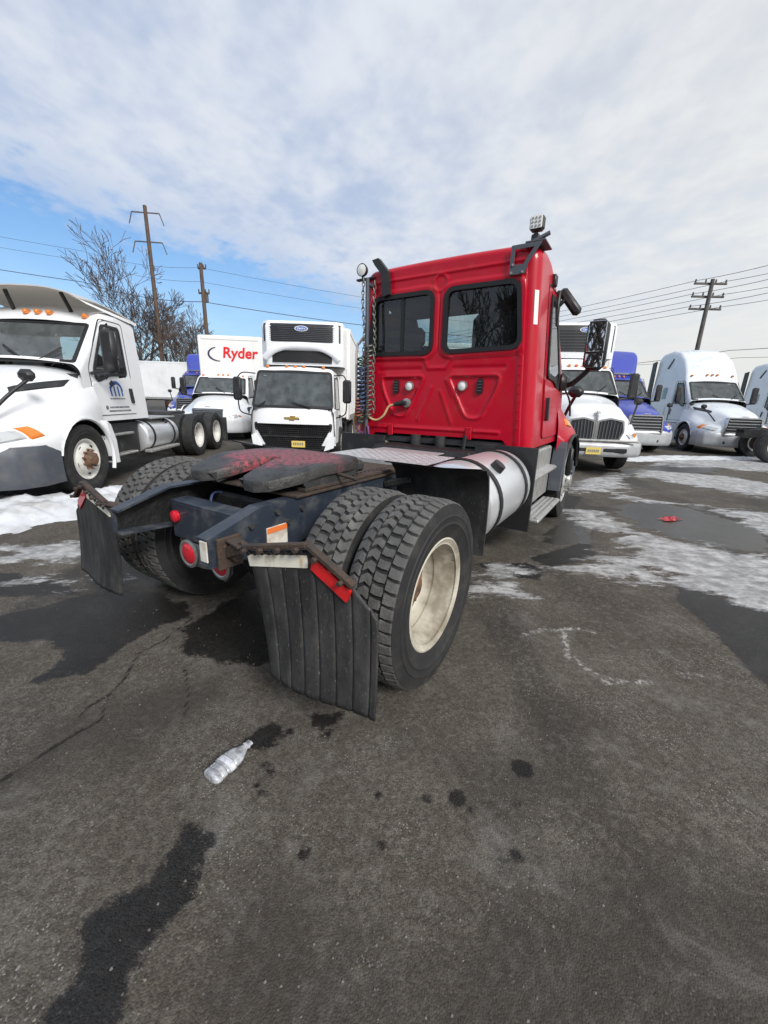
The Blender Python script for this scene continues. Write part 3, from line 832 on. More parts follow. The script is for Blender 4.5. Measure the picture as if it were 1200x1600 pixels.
gR = 'power lines on the right hand pole'
def strung(pts, sag, label, group, r=.016):
    """one wire hung over several supports"""
    P = []
    for a, b in zip(pts[:-1], pts[1:]):
        a, b = Vector(a), Vector(b)
        for i in range(20):
            t = i / 20; p = a.lerp(b, t); p.z -= sag * 4 * t * (1 - t); P.append(p)
    P.append(Vector(pts[-1]))
    tag(MB().tube(P, r, 4).build('power_line', M_WIRE, None, 0), label, 'power line', group)
for z, nm in ((9.85, 'top'), (9.06, 'middle'), (8.30, 'lowest')):
    for dx, side in ((-.95, 'end nearer the red cab'), (.95, 'outer end')):
        x = 21.27 + dx
        strung([(x + 6.0, 20.0, z + 1.4), (x, 30.0, z), (x - 22.0, 66.0, z + .1), (x - 50, 112, z)], .45, 'wire over the %s of the %s crossarm on the three-armed pole' % (side, nm), gR)
strung([(35, 16, 7.4), (23.5, 30, 5.6), (12, 44, 5.2)], .5, 'low wire crossing behind the pale sleeper roof at right', gR, .02)
strung([(38, 22, 6.6), (26, 32, 5.4), (8, 50, 5.6)], .4, 'lowest wire on the right, just above the sleeper and blue fairing', gR)
gL = 'thin lines sagging across the blue gap on the left'
strung([(-52, 30, 15.6), (-23.2, 34, 11.6), (-13.6, 32.0, 10.2), (14, 40, 9.0)], .35, 'highest thin line over the blue gap reaching the shorter pole', gL, .012)
strung([(-52, 30, 14.6), (-23.2, 34, 10.95), (-13.6, 32.0, 9.3), (14, 40, 8.3)], .35, 'middle thin line over the blue gap reaching the shorter pole', gL, .012)
strung([(-52, 30, 13.0), (-23.4, 34, 9.5), (-13.6, 32.0, 8.0), (14, 40, 7.2)], .35, 'thicker cable slanting down through the bare trees to the shorter pole', gL, .028)
# ------------------------------------------------------------------ wheels
def tyre_mesh(mb, Rt, W, Rr, lugs=0, n=64, y0=0.0):
    w = W / 2
    base = Rt - (.014 if lugs else 0)
    prof = [(-.72 * w, Rr - .02), (-.84 * w, Rr + .012), (-.93 * w, Rr + .05), (-1.0 * w, (Rr + Rt) / 2), (-.985 * w, Rt - .075), (-.955 * w, Rt - .045), (-.93 * w, Rt - .02), (-.86 * w, base)]
    prof[3:4] = [(-.99 * w, Rr + .085), (-1.02 * w, Rr + .09), (-1.02 * w, Rr + .097), (-.995 * w, Rr + .102), (-1.0 * w, (Rr + Rt) / 2), (-1.0 * w, Rt - .085), (-1.02 * w, Rt - .08)]
    n0 = len(prof)
    prof += [(a, base + (.0 if lugs else .006)) for a in (-.5 * w, 0, .5 * w)]
    prof += [(-a, r) for a, r in reversed(prof[:n0])]
    mb.lathe(prof, n, (0, y0, 0))
    if not lugs:
        return mb
    def P(t, y, r): return (r * math.cos(t), y0 + y, r * math.sin(t))
    st = 2 * PI / lugs
    rows = [(-.90 * w, -.50 * w, 0.0, .82, .012), (-.44 * w, -.03 * w, .5, .74, .0), (.03 * w, .44 * w, .12, .74, .0), (.50 * w, .90 * w, .62, .82, .012)]
    rnd = random.Random(3)
    for a, b, ph, cov, drop in rows:
        outer = drop > 0
        for k in range(lugs):
            t0 = (k + ph) * st; t1 = t0 + st * cov
            sk = st * .20 * (1 if a < 0 else -1)
            top = Rt + rnd.uniform(-.0012, .0006); bot = base - .004
            e = .004; et = .06 * st
            ya, yb = a, b
            lo_a = ya - (.015 * w if (outer and a < 0) else 0); lo_b = yb + (.015 * w if (outer and b > 0) else 0)
            ra = top - (drop if (outer and a < 0) else 0); rb = top - (drop if (outer and b > 0) else 0)
            tm = (t0 + t1) / 2; nt_ = st * .10
            v = []
            # six sided block, notched on its leading edge
            for (ya_, yb_, r1, r2, ins) in ((lo_a, lo_b, bot, bot, 0), (ya + e, yb - e, ra, rb, et)):
                ym = (ya_ + yb_) / 2
                v += [P(t0 + ins, ya_, r1), P(t0 + sk + nt_ + ins, ym, (r1 + r2) / 2 if ins else bot), P(t0 + sk * .4 + ins, yb_, r2),
                      P(t1 + sk * .4 - ins, yb_, r2), P(t1 + sk + nt_ - ins, ym, (r1 + r2) / 2 if ins else bot), P(t1 - ins, ya_, r1)]
            f = [(6, 7, 10, 11), (7, 8, 9, 10)] + [(i, (i + 1) % 6, 6 + (i + 1) % 6, 6 + i) for i in range(6)]
            mb.add(v, f, 1)
    # raised rings and lettering band on both walls
    return mb
def rim_disc(mb, Rr, W, kind):
    """outer face at +y; W tyre width"""
    w = W / 2
    if kind == 'deep':          # outer wheel of a dual pair: the dish lies deep
        f = .80 * w
        prof = [(f - .004, Rr - .022), (f, Rr + .010), (f + .006, Rr + .018), (f + .010, Rr + .008), (f - .006, Rr - .018), (f - .05, Rr - .028), (f - .075, Rr - .043), (f - .14, Rr - .047), (f - .185, Rr - .053), (f - .20, Rr - .065)]
        mb.lathe(prof, 56)
        mb.lathe([(-f, Rr - .02), (-f - .006, Rr + .012), (-f + .02, Rr - .03), (-f + .1, Rr - .05)], 48)
    else:                       # steer wheel: the disc bulges out
        f = .78 * w
        prof = [(f - .006, Rr - .02), (f, Rr + .010), (f + .006, Rr + .016), (f + .008, Rr + .004), (f - .006, Rr - .02), (f - .03, Rr - .03), (f - .035, Rr - .05), (f + .0, Rr - .085), (f + .028, .165), (f + .03, .10)]
        mb.lathe(prof, 48)
    return f
def hand_holes(mb, y, r, n, a, b, ph=0.0, tilt=0.0, inward=.0):
    for k in range(n):
        t = 2 * PI * k / n + ph
        c = Vector((r * math.cos(t), y, r * math.sin(t)))
        tan = Vector((-math.sin(t), 0, math.cos(t))); rad = Vector((math.cos(t), tilt, math.sin(t)))
        vs = []
        for q in range(12):
            s_ = 2 * PI * q / 12
            vs.append(c + tan * a * math.cos(s_) + rad * b * math.sin(s_))
        vs2 = [v + Vector((0, .004, 0)) for v in vs]
        mb.add(vs + vs2, [tuple(range(12, 24))] + [(i, (i + 1) % 12, 12 + (i + 1) % 12, 12 + i) for i in range(12)])
def hub_nuts(mb, y, out, r_nut=.143, n=10, rh=.095):
    mb.lathe([(y - .01, rh + .03), (y + .02, rh + .025), (y + out * .5, rh), (y + out, rh - .01), (y + out + .012, rh - .03), (y + out + .014, 0.001)], 24)
    for k in range(n):
        t = 2 * PI * k / n + .2
        x, z = r_nut * math.cos(t), r_nut * math.sin(t)
        mb.cyl((x, y - .005, z), (x, y + .03, z), .019, .017, 6)
        mb.cyl((x, y + .03, z), (x, y + .048, z), .009, .008, 6)
WHEELS = {}
M_DISC = mat('dusted_shaded_disc', (0.15, 0.12, 0.09), 0.6, col2=(0.07, 0.055, 0.043), scale=7, lo=0.4, hi=0.7, col3=(0.10, 0.06, 0.04), lo3=0.58, hi3=0.7, scale3=20)  # dark tone holds brake dust and the painted shade inside the dish
def wheel(parent, loc, flip, kind, rim_m=None, lugs=0, Rt=.506, W=.285, key=None):
    """a wheel: rim mesh with tyre, hub and hand holes as sub-parts; outer face towards +y unless flipped"""
    rim_m = rim_m or M_RIMW
    kk = (kind, rim_m.name, lugs, Rt, W)
    if kk in WHEELS:
        w = dup(WHEELS[kk], parent)
        w.matrix_parent_inverse = Matrix.Identity(4)
    else:
        save = XF[0]; XF[0] = Matrix.Identity(4)
        Rr = .292 * Rt / .506
        mb = MB(); f = rim_disc(mb, Rr, W, 'deep' if kind == 'deep' else 'steer')
        w = mb.build('wheel', rim_m, parent, 40)
        tyre_mesh(MB(), Rt, W, Rr, lugs, 72 if lugs else 56).build('tyre', [M_RUBBER, M_TREAD], w, 30)
        h = MB()
        if kind == 'deep':
            dd = MB().lathe([(f - .199, Rr - .06), (f - .212, Rr - .085), (f - .218, Rr - .12), (f - .205, .155), (f - .203, .06)], 56)
            dd.build('disc', M_DISC, w, 40)
            hub_nuts(h, f - .205, .075)
            h.build('hub', M_HUB, w, 35)
            hh = MB(); hand_holes(hh, f - .218, .196, 5, .034, .018, .3); hh.build('hand_hole', M_GASKET, w, 0)
        elif kind == 'steer':
            hub_nuts(h, f + .028, .09 if rim_m is M_RIMW else .05)
            h.build('hub', M_HUB if rim_m is M_RIMW else M_ALUDULL, w, 35)
            hh = MB(); hand_holes(hh, f - .003, Rr - .083, 5, .036, .022, .3, .5); hh.build('hand_hole', M_GASKET, w, 0)
        XF[0] = save
        WHEELS[kk] = w
    w.location = XF[0] @ Vector(loc)
    w.rotation_euler = (0, random.Random(str(loc)).uniform(0, 6), 0)
    if flip: w.rotation_euler = (0, w.rotation_euler[1], PI)
    return w
def steer_pair(root, x, y=1.03, Rt=.506, rim_m=None):
    wheel(root, (x, y, Rt), False, 'steer', rim_m, 0, Rt)
    wheel(root, (x, -y, Rt), True, 'steer', rim_m, 0, Rt)
def dual_pair(root, x, rim_m=None, lugs=0, Rt=.506, W=.275, yo=1.06, yi=.745):
    for s in (1, -1):
        wheel(root, (x, s * yo, Rt), s < 0, 'deep', rim_m, lugs, Rt, W)
        wheel(root, (x, s * yi, Rt), s > 0, 'deep', rim_m, lugs, Rt, W)

# ------------------------------------------------------------------ cab, hood and other truck pieces (front axle at x = 0, x forward, y left)
class Cab:
    """rounded cab shell lofted along x with real window openings"""
    def __init__(s, xr=-1.86, zb=1.02, wb=1.03, wt=.93, zt=2.74, r=.13, crown=.07, hx=-.95, hz=None, bx=-.28, bz=1.86, roof=None, front_zb=1.02, wf=None):
        s.xr, s.zb, s.wb, s.wt, s.zt, s.r, s.crown = xr, zb, wb, wt, zt, r, crown
        s.hx, s.bx, s.bz = hx, bx, bz
        s.roof = roof or [(xr, zt), (xr + .08, zt + .05), (-1.4, zt + .08), (-1.15, zt - .02), (hx, zt - .20)]
        s.hz = hz or s.roof[-1][1]
        s.wf = wf if wf is not None else wt - .05
    def ztop(s, x):
        P = s.roof
        if x <= P[0][0]: return P[0][1]
        for (a, za), (b, zb_) in zip(P[:-1], P[1:]):
            if x <= b: return lerp(za, zb_, (x - a) / (b - a))
        return lerp(s.hz, s.bz, min(1, (x - s.hx) / (s.bx - s.hx)))
    def wz(s, z):
        return lerp(s.wb, s.wt, (z - s.zb) / (s.zt - s.zb))
    def side(s, sg):
        return lambda x, z, o: (x, sg * (s.wz(z) + o), z)
    def back(s):
        return lambda y, z, o: (s.xr - o, y, z)
    def shield(s):
        nx, nz = (s.hz - s.bz), (s.bx - s.hx)
        L = math.hypot(nx, nz); nx /= L; nz /= L
        def f(y, t, o):
            w = 1.0
            bow = s.crown * (1 - (y / w) ** 2)
            return (lerp(s.bx, s.hx, t) + nx * o, y, lerp(s.bz, s.hz, t) + bow + nz * o)
        return f
    def shell(s, mb, holes=(), rear_hole=None, rear=True, nx=46, nv=30):
        xs = [s.xr + (s.bx - s.xr) * i / nx for i in range(nx + 1)]
        def sec(x):
            zt = s.ztop(x); out = []
            zc = zt - s.r
            wtop = s.wz(min(zt, s.zt + .1))
            m = 16
            for i in range(m): 
                z = lerp(s.zb, zc, i / m); out.append((x, s.wz(z), z))
            wz = s.wz(zc)
            for i in range(7):
                t = PI / 2 * i / 6
                y = wz - s.r * .9 + s.r * .9 * math.cos(t); z = zc + s.r * math.sin(t)
                out.append((x, y, z + s.crown * (1 - (y / 1.0) ** 2) * smoothstep(i, 1, 6)))
            y0 = wz - s.r * .9
            for i in range(1, 9):
                y = y0 * (1 - i / 8); out.append((x, y, zt + s.crown * (1 - y * y)))
            return out
        S = [sec(x) for x in xs]
        full = [p + [(a, -b, c) for a, b, c in reversed(p[:-1])] for p in S]
        V = [q for row in full for q in row]; w = len(full[0]); F = []
        for i in range(nx):
            for j in range(w - 1):
                q = (i * w + j, (i + 1) * w + j, (i + 1) * w + j + 1, i * w + j + 1)
                c = [sum(V[k][d] for k in q) / 4 for d in range(3)]
                if any(h(*c) for h in holes): continue
                F.append(q)
        mb.add(V, F)
        if rear:
            def fr(u, v):
                row = full[0]
                # spread the rear wall between the two sides
                z = lerp(s.zb, s.zt + s.crown, v); y = lerp(-1, 1, u)
                zz = min(z, s.zt - .0)
                wy = s.wz(zz) if z < s.zt - s.r else s.wz(s.zt - s.r) - s.r * .9 * (1 - math.sqrt(max(0, 1 - ((z - (s.zt - s.r)) / (s.r + s.crown)) ** 2)))
                return (s.xr, y * wy, z)
            mb.grid(fr, 40, 34, (lambda c: rear_hole and inpoly(c[1], c[2], rear_hole)))
        return mb

class Hood:
    """smooth hood and fenders through key half sections; S(u, v, off) samples the skin: u 0 cowl .. 1 nose, v 0 hem .. 1 crest"""
    def __init__(s, st, k=6):
        s.st = st
        secs = []
        for x, P in st: secs.append([Vector((x + (p[2] if len(p) > 2 else 0), p[0], p[1])) for p in P])
        cols = [spline([sec[j] for sec in secs], k) for j in range(len(secs[0]))]
        s.rows = [spline([c[i] for c in cols], 4) for i in range(len(cols[0]))]
        s.nu, s.nv = len(s.rows) - 1, len(s.rows[0]) - 1
    def P(s, u, v):
        a = min(max(u, 0), 1) * s.nu; b = min(max(v, 0), 1) * s.nv
        i = min(int(a), s.nu - 1); j = min(int(b), s.nv - 1); a -= i; b -= j
        r = s.rows
        return (r[i][j] * (1 - a) * (1 - b) + r[i + 1][j] * a * (1 - b) + r[i][j + 1] * (1 - a) * b + r[i + 1][j + 1] * a * b)
    def S(s, u, v, o=0.0, sg=1):
        p = s.P(u, v); e = .01
        du = s.P(u + e, v) - s.P(u - e, v); dv = s.P(u, v + e) - s.P(u, v - e)
        n = du.cross(dv)
        if n.length > 0: n.normalize()
        if n.y < 0 and abs(n.y) > .2: n = -n
        if abs(n.y) <= .2 and n.z < 0: n = -n
        q = p + n * o
        return Vector((q.x, q.y * sg, q.z))
    def skin(s, mb, arch=(0, .506, .60), hem=None):
        for sg in (1, -1):
            V = []; F = []
            w = s.nv + 1
            ins = []
            for row in s.rows:
                for p in row:
                    q = Vector((p.x, p.y * sg, p.z)); inside = False
                    if arch and abs(p.y) > .8:
                        d = math.hypot(p.x - arch[0], p.z - arch[1])
                        if d < arch[2]:
                            inside = True
                            if d > arch[2] - .13:
                                k = arch[2] / max(d, 1e-6); q.x = arch[0] + (p.x - arch[0]) * k; q.z = arch[1] + (p.z - arch[1]) * k; inside = False
                    V.append(q); ins.append(inside)
            for i in range(s.nu):
                for j in range(s.nv):
                    q = (i * w + j, (i + 1) * w + j, (i + 1) * w + j + 1, i * w + j + 1)
                    if sum(ins[k] for k in q) >= 1: continue
                    F.append(q)
            mb.add(V, F)
        # nose closing strip from the crest line of the last row down to the hem
        row = s.rows[-1]; n = len(row)
        V = []; F = []
        for sg in (1, -1):
            o = len(V)
            for p in row: V += [(p.x, p.y * sg, p.z), (p.x + .01, p.y * sg * .5, p.z * .96 + .02), (p.x + .015, 0, p.z * .95 + .02)]
            for j in range(n - 1):
                for k in range(2): F.append((o + j * 3 + k, o + (j + 1) * 3 + k, o + (j + 1) * 3 + k + 1, o + j * 3 + k + 1))
        mb.add(V, F)
        return mb
    def patch(s, mb, c, o, sg=1, n=8, m=0, thick=.0):
        """quad patch on the skin: c = four (u, v) corners"""
        V = []
        for i in range(n + 1):
            for j in range(n + 1):
                a, b = i / n, j / n
                u = (c[0][0] * (1 - a) + c[1][0] * a) * (1 - b) + (c[3][0] * (1 - a) + c[2][0] * a) * b
                v = (c[0][1] * (1 - a) + c[1][1] * a) * (1 - b) + (c[3][1] * (1 - a) + c[2][1] * a) * b
                edge = i in (0, n) or j in (0, n)
                V.append(s.S(u, v, -.01 if edge else o, sg))
        w = n + 1
        return mb.add(V, [(i * w + j, (i + 1) * w + j, (i + 1) * w + j + 1, i * w + j + 1) for i in range(n) for j in range(n)], m)

def arch_lip(mb, y, arch, a0=-8, a1=188, w=.05, d=.03):
    cx, cz, r = arch
    pts = [(cx + r * math.cos(R(a0 + (a1 - a0) * k / 24)), y, cz + r * math.sin(R(a0 + (a1 - a0) * k / 24))) for k in range(25)]
    mb.tube(pts, d, 6)
def wheel_well(mb, x, yo, yi, r, z):
    pts = [(x + r * math.cos(R(-10 + 200 * k / 16)), z + r * math.sin(R(-10 + 200 * k / 16))) for k in range(17)]
    V = [(p[0], yo, p[1]) for p in pts] + [(p[0], yi, p[1]) for p in pts]
    mb.add(V, [(k, k + 1, 17 + k + 1, 17 + k) for k in range(16)])
    mb.add([(p[0], yi, p[1]) for p in pts] + [(x, yi, z - .1)], [(k, k + 1, 17) for k in range(16)])

CASC_HOOD = [
 (-.62, [(1.08, .72), (1.09, 1.0), (1.08, 1.26), (1.05, 1.42), (1.0, 1.56), (.92, 1.70), (.66, 1.79), (.33, 1.84), (0, 1.85)]),
 (-.2, [(1.18, .66), (1.185, .98), (1.15, 1.2), (1.08, 1.34), (1.0, 1.48), (.90, 1.62), (.64, 1.74), (.32, 1.79), (0, 1.80)]),
 (.15, [(1.22, .62), (1.23, .92), (1.19, 1.12), (1.10, 1.25), (.97, 1.38), (.84, 1.53), (.6, 1.66), (.3, 1.71), (0, 1.72)]),
 (.6, [(1.20, .62), (1.21, .84), (1.15, 1.0), (1.04, 1.11), (.88, 1.22), (.74, 1.40), (.55, 1.54), (.28, 1.60), (0, 1.61)]),
 (.98, [(1.10, .66), (1.11, .80), (1.05, .93), (.96, 1.0), (.80, 1.08), (.64, 1.28), (.5, 1.43), (.25, 1.48), (0, 1.49)]),
 (1.22, [(.93, .68), (.94, .78), (.90, .88), (.83, .94), (.68, 1.02), (.55, 1.18), (.45, 1.33), (.22, 1.38), (0, 1.39)]),
 (1.30, [(.74, .70), (.75, .77), (.73, .84), (.68, .89), (.60, .97), (.50, 1.12), (.42, 1.25), (.21, 1.30), (0, 1.31)]),
]
def scaled_hood(st, sy=1.0, sx=1.0, f=None):
    return [(x * sx, [(f(x, *p) if f else (p[0] * sy, p[1])) for p in P]) for x, P in st]

def window(root, name, poly, fn, gasket_w=.035, r=.07, gm=None, off=.006, gout=.012, parent=None):
    g = gm or M_GLASS
    pane = MB().panel(rpoly(poly, r), fn, off, off - .004).build(name, g, parent or root, 25)
    sv = XF[0]
    ro = rpoly(inset(poly, -gout), r + .02); ri = rpoly(inset(poly, gasket_w), max(.02, r - .02))
    MB().ring(ro, ri, fn, off + .007, -.02).build('gasket', M_GASKET, pane, 30)
    return pane
def mirror(root, x, y, z, sg, h=.52, w=.20, arm_from=None):
    ms = MB().box(x - .05, x + .06, y - w / 2, y + w / 2, z - h / 2, z + h / 2, .045).build('mirror', M_BLACK, root, 40)
    MB().box(x - .058, x - .051, y - w / 2 + .02, y + w / 2 - .02, z - h / 2 + .03, z + h / 2 - .03, .002).build('mirror_glass', M_MIRROR, ms, 0)
    if arm_from:
        a = MB().tube(spline([arm_from, ((arm_from[0] + x) / 2, (arm_from[1] * .4 + y * .6), arm_from[2] + .04), (x + .02, y, z - h / 2 + .03)], 5), .026, 8)
        a.build('mirror_arm', M_BLACK, ms, 60)
    return ms
def hood_mirror(root, base, tip):
    m_ = MB().tube(spline([base, ((base[0] + tip[0]) / 2, (base[1] + tip[1]) / 2, (base[2] + tip[2]) / 2 + .02), tip], 5), .022, 8)
    o = m_.build('hood_mirror', M_BLACK, root, 60)
    x, y, z = tip
    MB().box(x - .06, x + .06, y - .10, y + .10, z - .02, z + .13, .05).build('mirror_housing', M_BLACK, o, 40)
def marker_lights(root, cab, n=5, ys=(-.72, -.18, 0, .18, .72), x=None, z0=.0, m=None):
    x = cab.hx - .10 if x is None else x
    for y in ys:
        z = cab.ztop(x) + cab.crown * (1 - y * y) + z0
        MB().box(x - .05, x + .09, y - .035, y + .035, z - .03, z + .045, .02).build('marker_light', m or M_AMBER, root, 40)
def rails(root, x0, x1, m=None):
    for s in (1, -1):
        mb = MB().box(x0, x1, s * .33, s * .43, .93, .96).box(x0, x1, s * .33, s * .43, .70, .73).box(x0, x1, s * .42, s * .43, .73, .93)
        mb.build('frame_rail', m or M_GRIME, root, 0)
def fuel_tank(root, x0, x1, sg, y=.80, z=.66, r=.31, m=None):
    prof = [(x0, .001), (x0, r - .05), (x0 + .02, r - .01), (x0 + .05, r), (x1 - .05, r), (x1 - .02, r - .01), (x1, r - .05), (x1, .001)]
    t = MB().lathe(prof, 40, (0, sg * y, z), 'X').build('fuel_tank', m or M_ALU, root, 40)
    for f in (.18, .82):
        xx = lerp(x0, x1, f)
        MB().lathe([(xx - .03, r + .002), (xx - .03, r + .012), (xx + .03, r + .012), (xx + .03, r + .002)], 40, (0, sg * y, z), 'X').build('tank_strap', M_GASKET, t, 30)
    a = R(52)
    MB().cyl((x0 + .42, sg * (y + (r - .01) * math.cos(a)), z + (r - .01) * math.sin(a)), (x0 + .42, sg * (y + (r + .05) * math.cos(a)), z + (r + .05) * math.sin(a)), .055, .05, 16).build('fuel_cap', M_BLACK, t, 35)
    return t
def interior(root, cab, wheel_y=.45):
    for y in (-.5, .5):
        mb = MB()
        mb.box(-1.5, -1.0, y - .24, y + .24, 1.25, 1.62, .06).box(-1.55, -1.35, y - .24, y + .24, 1.6, 2.12, .07).box(-1.55, -1.42, y - .15, y + .15, 2.1, 2.32, .05)
        mb.build('seat', M_SEAT, root, 40)
    MB().box(-.80, -.36, -.92, .92, 1.15, 1.74, .08).box(cab.xr + .02, -.3, -.98, .98, 1.04, 1.10).build('dashboard', M_SEAT, root, 40)
    st = MB(); c = Vector((-.92, wheel_y, 1.72))
    M = Matrix.Translation(c) @ Matrix.Rotation(R(-60), 4, 'Y')
    pts = [M @ Vector((.22 * math.cos(2 * PI * k / 20), .22 * math.sin(2 * PI * k / 20), 0)) for k in range(21)]
    st.tube(pts, .016, 6)
    st.build('steering_wheel', M_SEAT, root, 60)

def conventional(name, label, cat, loc, heading, paint, style='casc', axles=(-4.35, -5.65), sleeper=False, fairing=None, group=None,
                 rails_to=-6.6, bumper=None, tanks=True, detail=True, rim=None, box=None, rear=True):
    """bonneted truck. heading: world direction of +x"""
    root = thing(name, label, cat, (loc[0], loc[1], 0), math.atan2(heading[1], heading[0]), group)
    XF[0] = Matrix.Identity(4)
    bumper = bumper or M_DGREY
    xr = -2.2 if style == 'casc' else -1.86
    cab = Cab(xr=xr, hx=-1.10, bx=-.40, roof=[(xr, 2.74), (xr + .08, 2.79), (-1.65, 2.82), (-1.32, 2.72), (-1.10, 2.54)])
    if style == 'inter': cab = Cab(xr=xr, zt=2.62, hx=-.75, bx=-.20, bz=1.78, wt=.90)
    if style == 'm2': cab = Cab(xr=xr, zt=2.34, hx=-.72, bx=-.15, bz=1.52, wt=.92, crown=.05)
    if sleeper:
        cab.roof = [(xr - 1.55, 3.72), (xr - 1.4, 3.86), (xr - .6, 3.92), (-2.15, 3.78), (-1.65, 3.46), (-1.32, 3.05), (cab.hx, 2.60)]; cab.hz = 2.60
        cab.xr = xr - 1.55
    # openings
    wsp = [(-.90, .04), (.90, .04), (.82, .94), (-.82, .94)]
    fn = cab.shield()
    side_win = [(-1.66, 1.78), (-1.15, 1.76), (-.78, 1.64), (-.72, 1.80), (-1.18, 2.55), (-1.66, 2.56)]
    if style == 'inter': side_win = [(-1.26, 1.72), (-.50, 1.72), (-.52, 1.84), (-.84, 2.44), (-1.26, 2.45)]
    if style == 'm2': side_win = [(-1.26, 1.46), (-.46, 1.46), (-.48, 1.58), (-.80, 2.16), (-1.26, 2.17)]
    def h_ws(x, y, z):
        if x < cab.hx: return False
        t = (cab.bx - x) / (cab.bx - cab.hx)
        zz = lerp(cab.bz, cab.hz, t)
        return z > zz - .03 and inpoly(y, t, wsp)
    def h_sw(x, y, z): return abs(y) > .8 and inpoly(x, z, side_win)
    zw = cab.zt - .76
    rw = None if sleeper else [(-.46, zw), (.46, zw), (.46, zw + .52), (-.46, zw + .52)]
    cab.shell(MB(), (h_ws, h_sw), rw, nx=60 if sleeper else 46).build('cab', paint, root, 32)
    window(root, 'windscreen', wsp, fn, .03, .05, M_GLASSW, off=.004, gout=.02)
    for s in (1, -1):
        d = [(-1.78, 1.12), (-.62, 1.12), (-.62, 1.84), (-1.14, 2.63), (-1.78, 2.64)]
        if style == 'inter': d = [(-1.34, 1.10), (-.36, 1.10), (-.36, 1.72), (-.78, 2.50), (-1.34, 2.51)]
        if style == 'm2': d = [(-1.34, 1.08), (-.32, 1.08), (-.32, 1.48), (-.74, 2.24), (-1.34, 2.25)]
        do, di = rpoly(d, .07), rpoly(inset(side_win, -.005), .06, 4)
        # door as a raised frame below and around the opening
        low = [d[0], d[1], (d[1][0], side_win[-4][1] - .03), (d[0][0], side_win[0][1] - .03)]
        dr = MB().panel(rpoly(low, .05), cab.side(s), .014).build('door', paint, root, 20)
        MB().ring(rpoly(inset(d, -.012), .08), rpoly(d, .07), cab.side(s), .004, -.01).build('door_seal', M_GASKET, dr, 0)
        MB().panel(rpoly([(d[0][0] + .06, 1.30), (d[0][0] + .13, 1.30), (d[0][0] + .15, 1.56), (d[0][0] + .08, 1.56)], .03), cab.side(s), .045, .01).build('handle', M_BLACK, dr, 30)
        window(root, 'door_window', side_win, cab.side(s), .03, .07, M_GLASS, off=.012, gout=.015)
        mirror(root, d[1][0] - .02, s * 1.32, side_win[0][1] + .32, s, .62, .22, (d[1][0] - .02, s * 1.0, side_win[0][1] - .02))
    if rw: window(root, 'rear_window', rw, cab.back(), .04, .08, M_GLASS)
    if sleeper:
        for s in (1, -1):
            MB().panel(rpoly([(-2.9, 3.22), (-2.75, 3.20), (-2.45, 3.55), (-2.52, 3.62)], .04), cab.side(s), .012).build('sleeper_window', M_BLACK, root, 0)
            MB().panel(rpoly([(-2.75, 1.95), (-2.38, 1.95), (-2.38, 2.42), (-2.75, 2.42)], .06), cab.side(s), .012).build('bunk_window', M_GLASSD, root, 0)
            MB().panel(rpoly([(-3.3, 1.1), (-2.2, 1.1), (-2.2, 1.75), (-3.3, 1.75)], .05), cab.side(s), .012).build('luggage_door', paint, root, 20)
            MB().panel(rpoly([(-3.3, .32), (-.62, .32), (-.62, 1.0), (-3.3, 1.0)], .03), lambda a, b, o, s=s: (a, s * (1.08 + o), b), .03, -.03).build('side_skirt', paint, root, 20)
            MB().panel([(xr - 1.55 - .45, 1.1), (xr - 1.54, 1.1), (xr - 1.54, 3.6), (xr - 1.55 - .35, 3.55)], lambda a, b, o, s=s: (a, s * (1.0 + o), b), .02, -.02).build('side_extender', M_BLACK, root, 0)
    interior(root, cab)
    # hood
    if style == 'casc':
        H = Hood(CASC_HOOD)
    elif style == 'inter':
        def f(x, y, z):
            k = smoothstep(x, .3, 1.2)
            if z > 1.02: z = z + .10 * k; y = y * (1.0 + .12 * k)
            return (y * .97, z)
        H = Hood(scaled_hood(CASC_HOOD, f=f))
    else:
        def f(x, y, z):
            return (y * .96, (z - .62) * .74 + .62)
        H = Hood(scaled_hood(CASC_HOOD, f=f))
    H.skin(MB()).build('hood', paint, root, 50, clean=True)
    well = MB()
    for s in (1, -1): wheel_well(well, 0, s * 1.16, s * .7, .62, .506)
    well.box(-.5, .5, -.7, .7, .55, .7).build('wheel_well', M_GRIME, root, 30)
    for s in (1, -1):
        # fender tail behind the wheel
        V = [(-.60 - .02 * k, s * 1.18, 1.02 - .09 * k) for k in range(8)]
        MB().tube([(.60 * math.cos(R(a)), s * 1.19, .506 + .60 * math.sin(R(a))) for a in range(12, 206, 10)], .028, 6).build('fender_lip', paint, root, 60)
        MB().prism([(-.60, .98), (-.50, 1.05), (-.56, .70), (-.64, .36), (-.72, .36), (-.70, .72)], s * 1.06, s * 1.21, 'Y').build('fender_tail', paint, root, 30)
    # head lamps, vents and grille
    nose = H.rows[-1]
    for s in (1, -1):
        hl = MB(); am = MB()
        if style == 'casc':
            H.patch(hl, [(.64, .20), (.965, .18), (.965, .46), (.66, .37)], .022, s)
            H.patch(am, [(.555, .19), (.645, .175), (.665, .41), (.60, .37)], .02, s)
        elif style == 'inter':
            H.patch(hl, [(.84, .20), (.97, .2), (.97, .44), (.84, .40)], .025, s)
            H.patch(am, [(.76, .22), (.83, .20), (.83, .36), (.77, .34)], .02, s)
        else:
            H.patch(hl, [(.74, .16), (.99, .16), (.99, .44), (.76, .36)], .025, s)
            H.patch(am, [(.69, .18), (.74, .18), (.76, .30), (.71, .30)], .02, s)
        h_ = hl.build('headlight', M_LENS, root, 50); am.build('turn_signal', M_AMBER, h_, 50)
        for k in range(2):
            p = H.S(.80 + .10 * k, .30, .012, s)
            MB().lathe([(0, .001), (.0, .03), (.02, .05)], 14, tuple(p + Vector((-.01, 0, -.01))), 'X').build('bulb', M_CHROME, h_, 40)
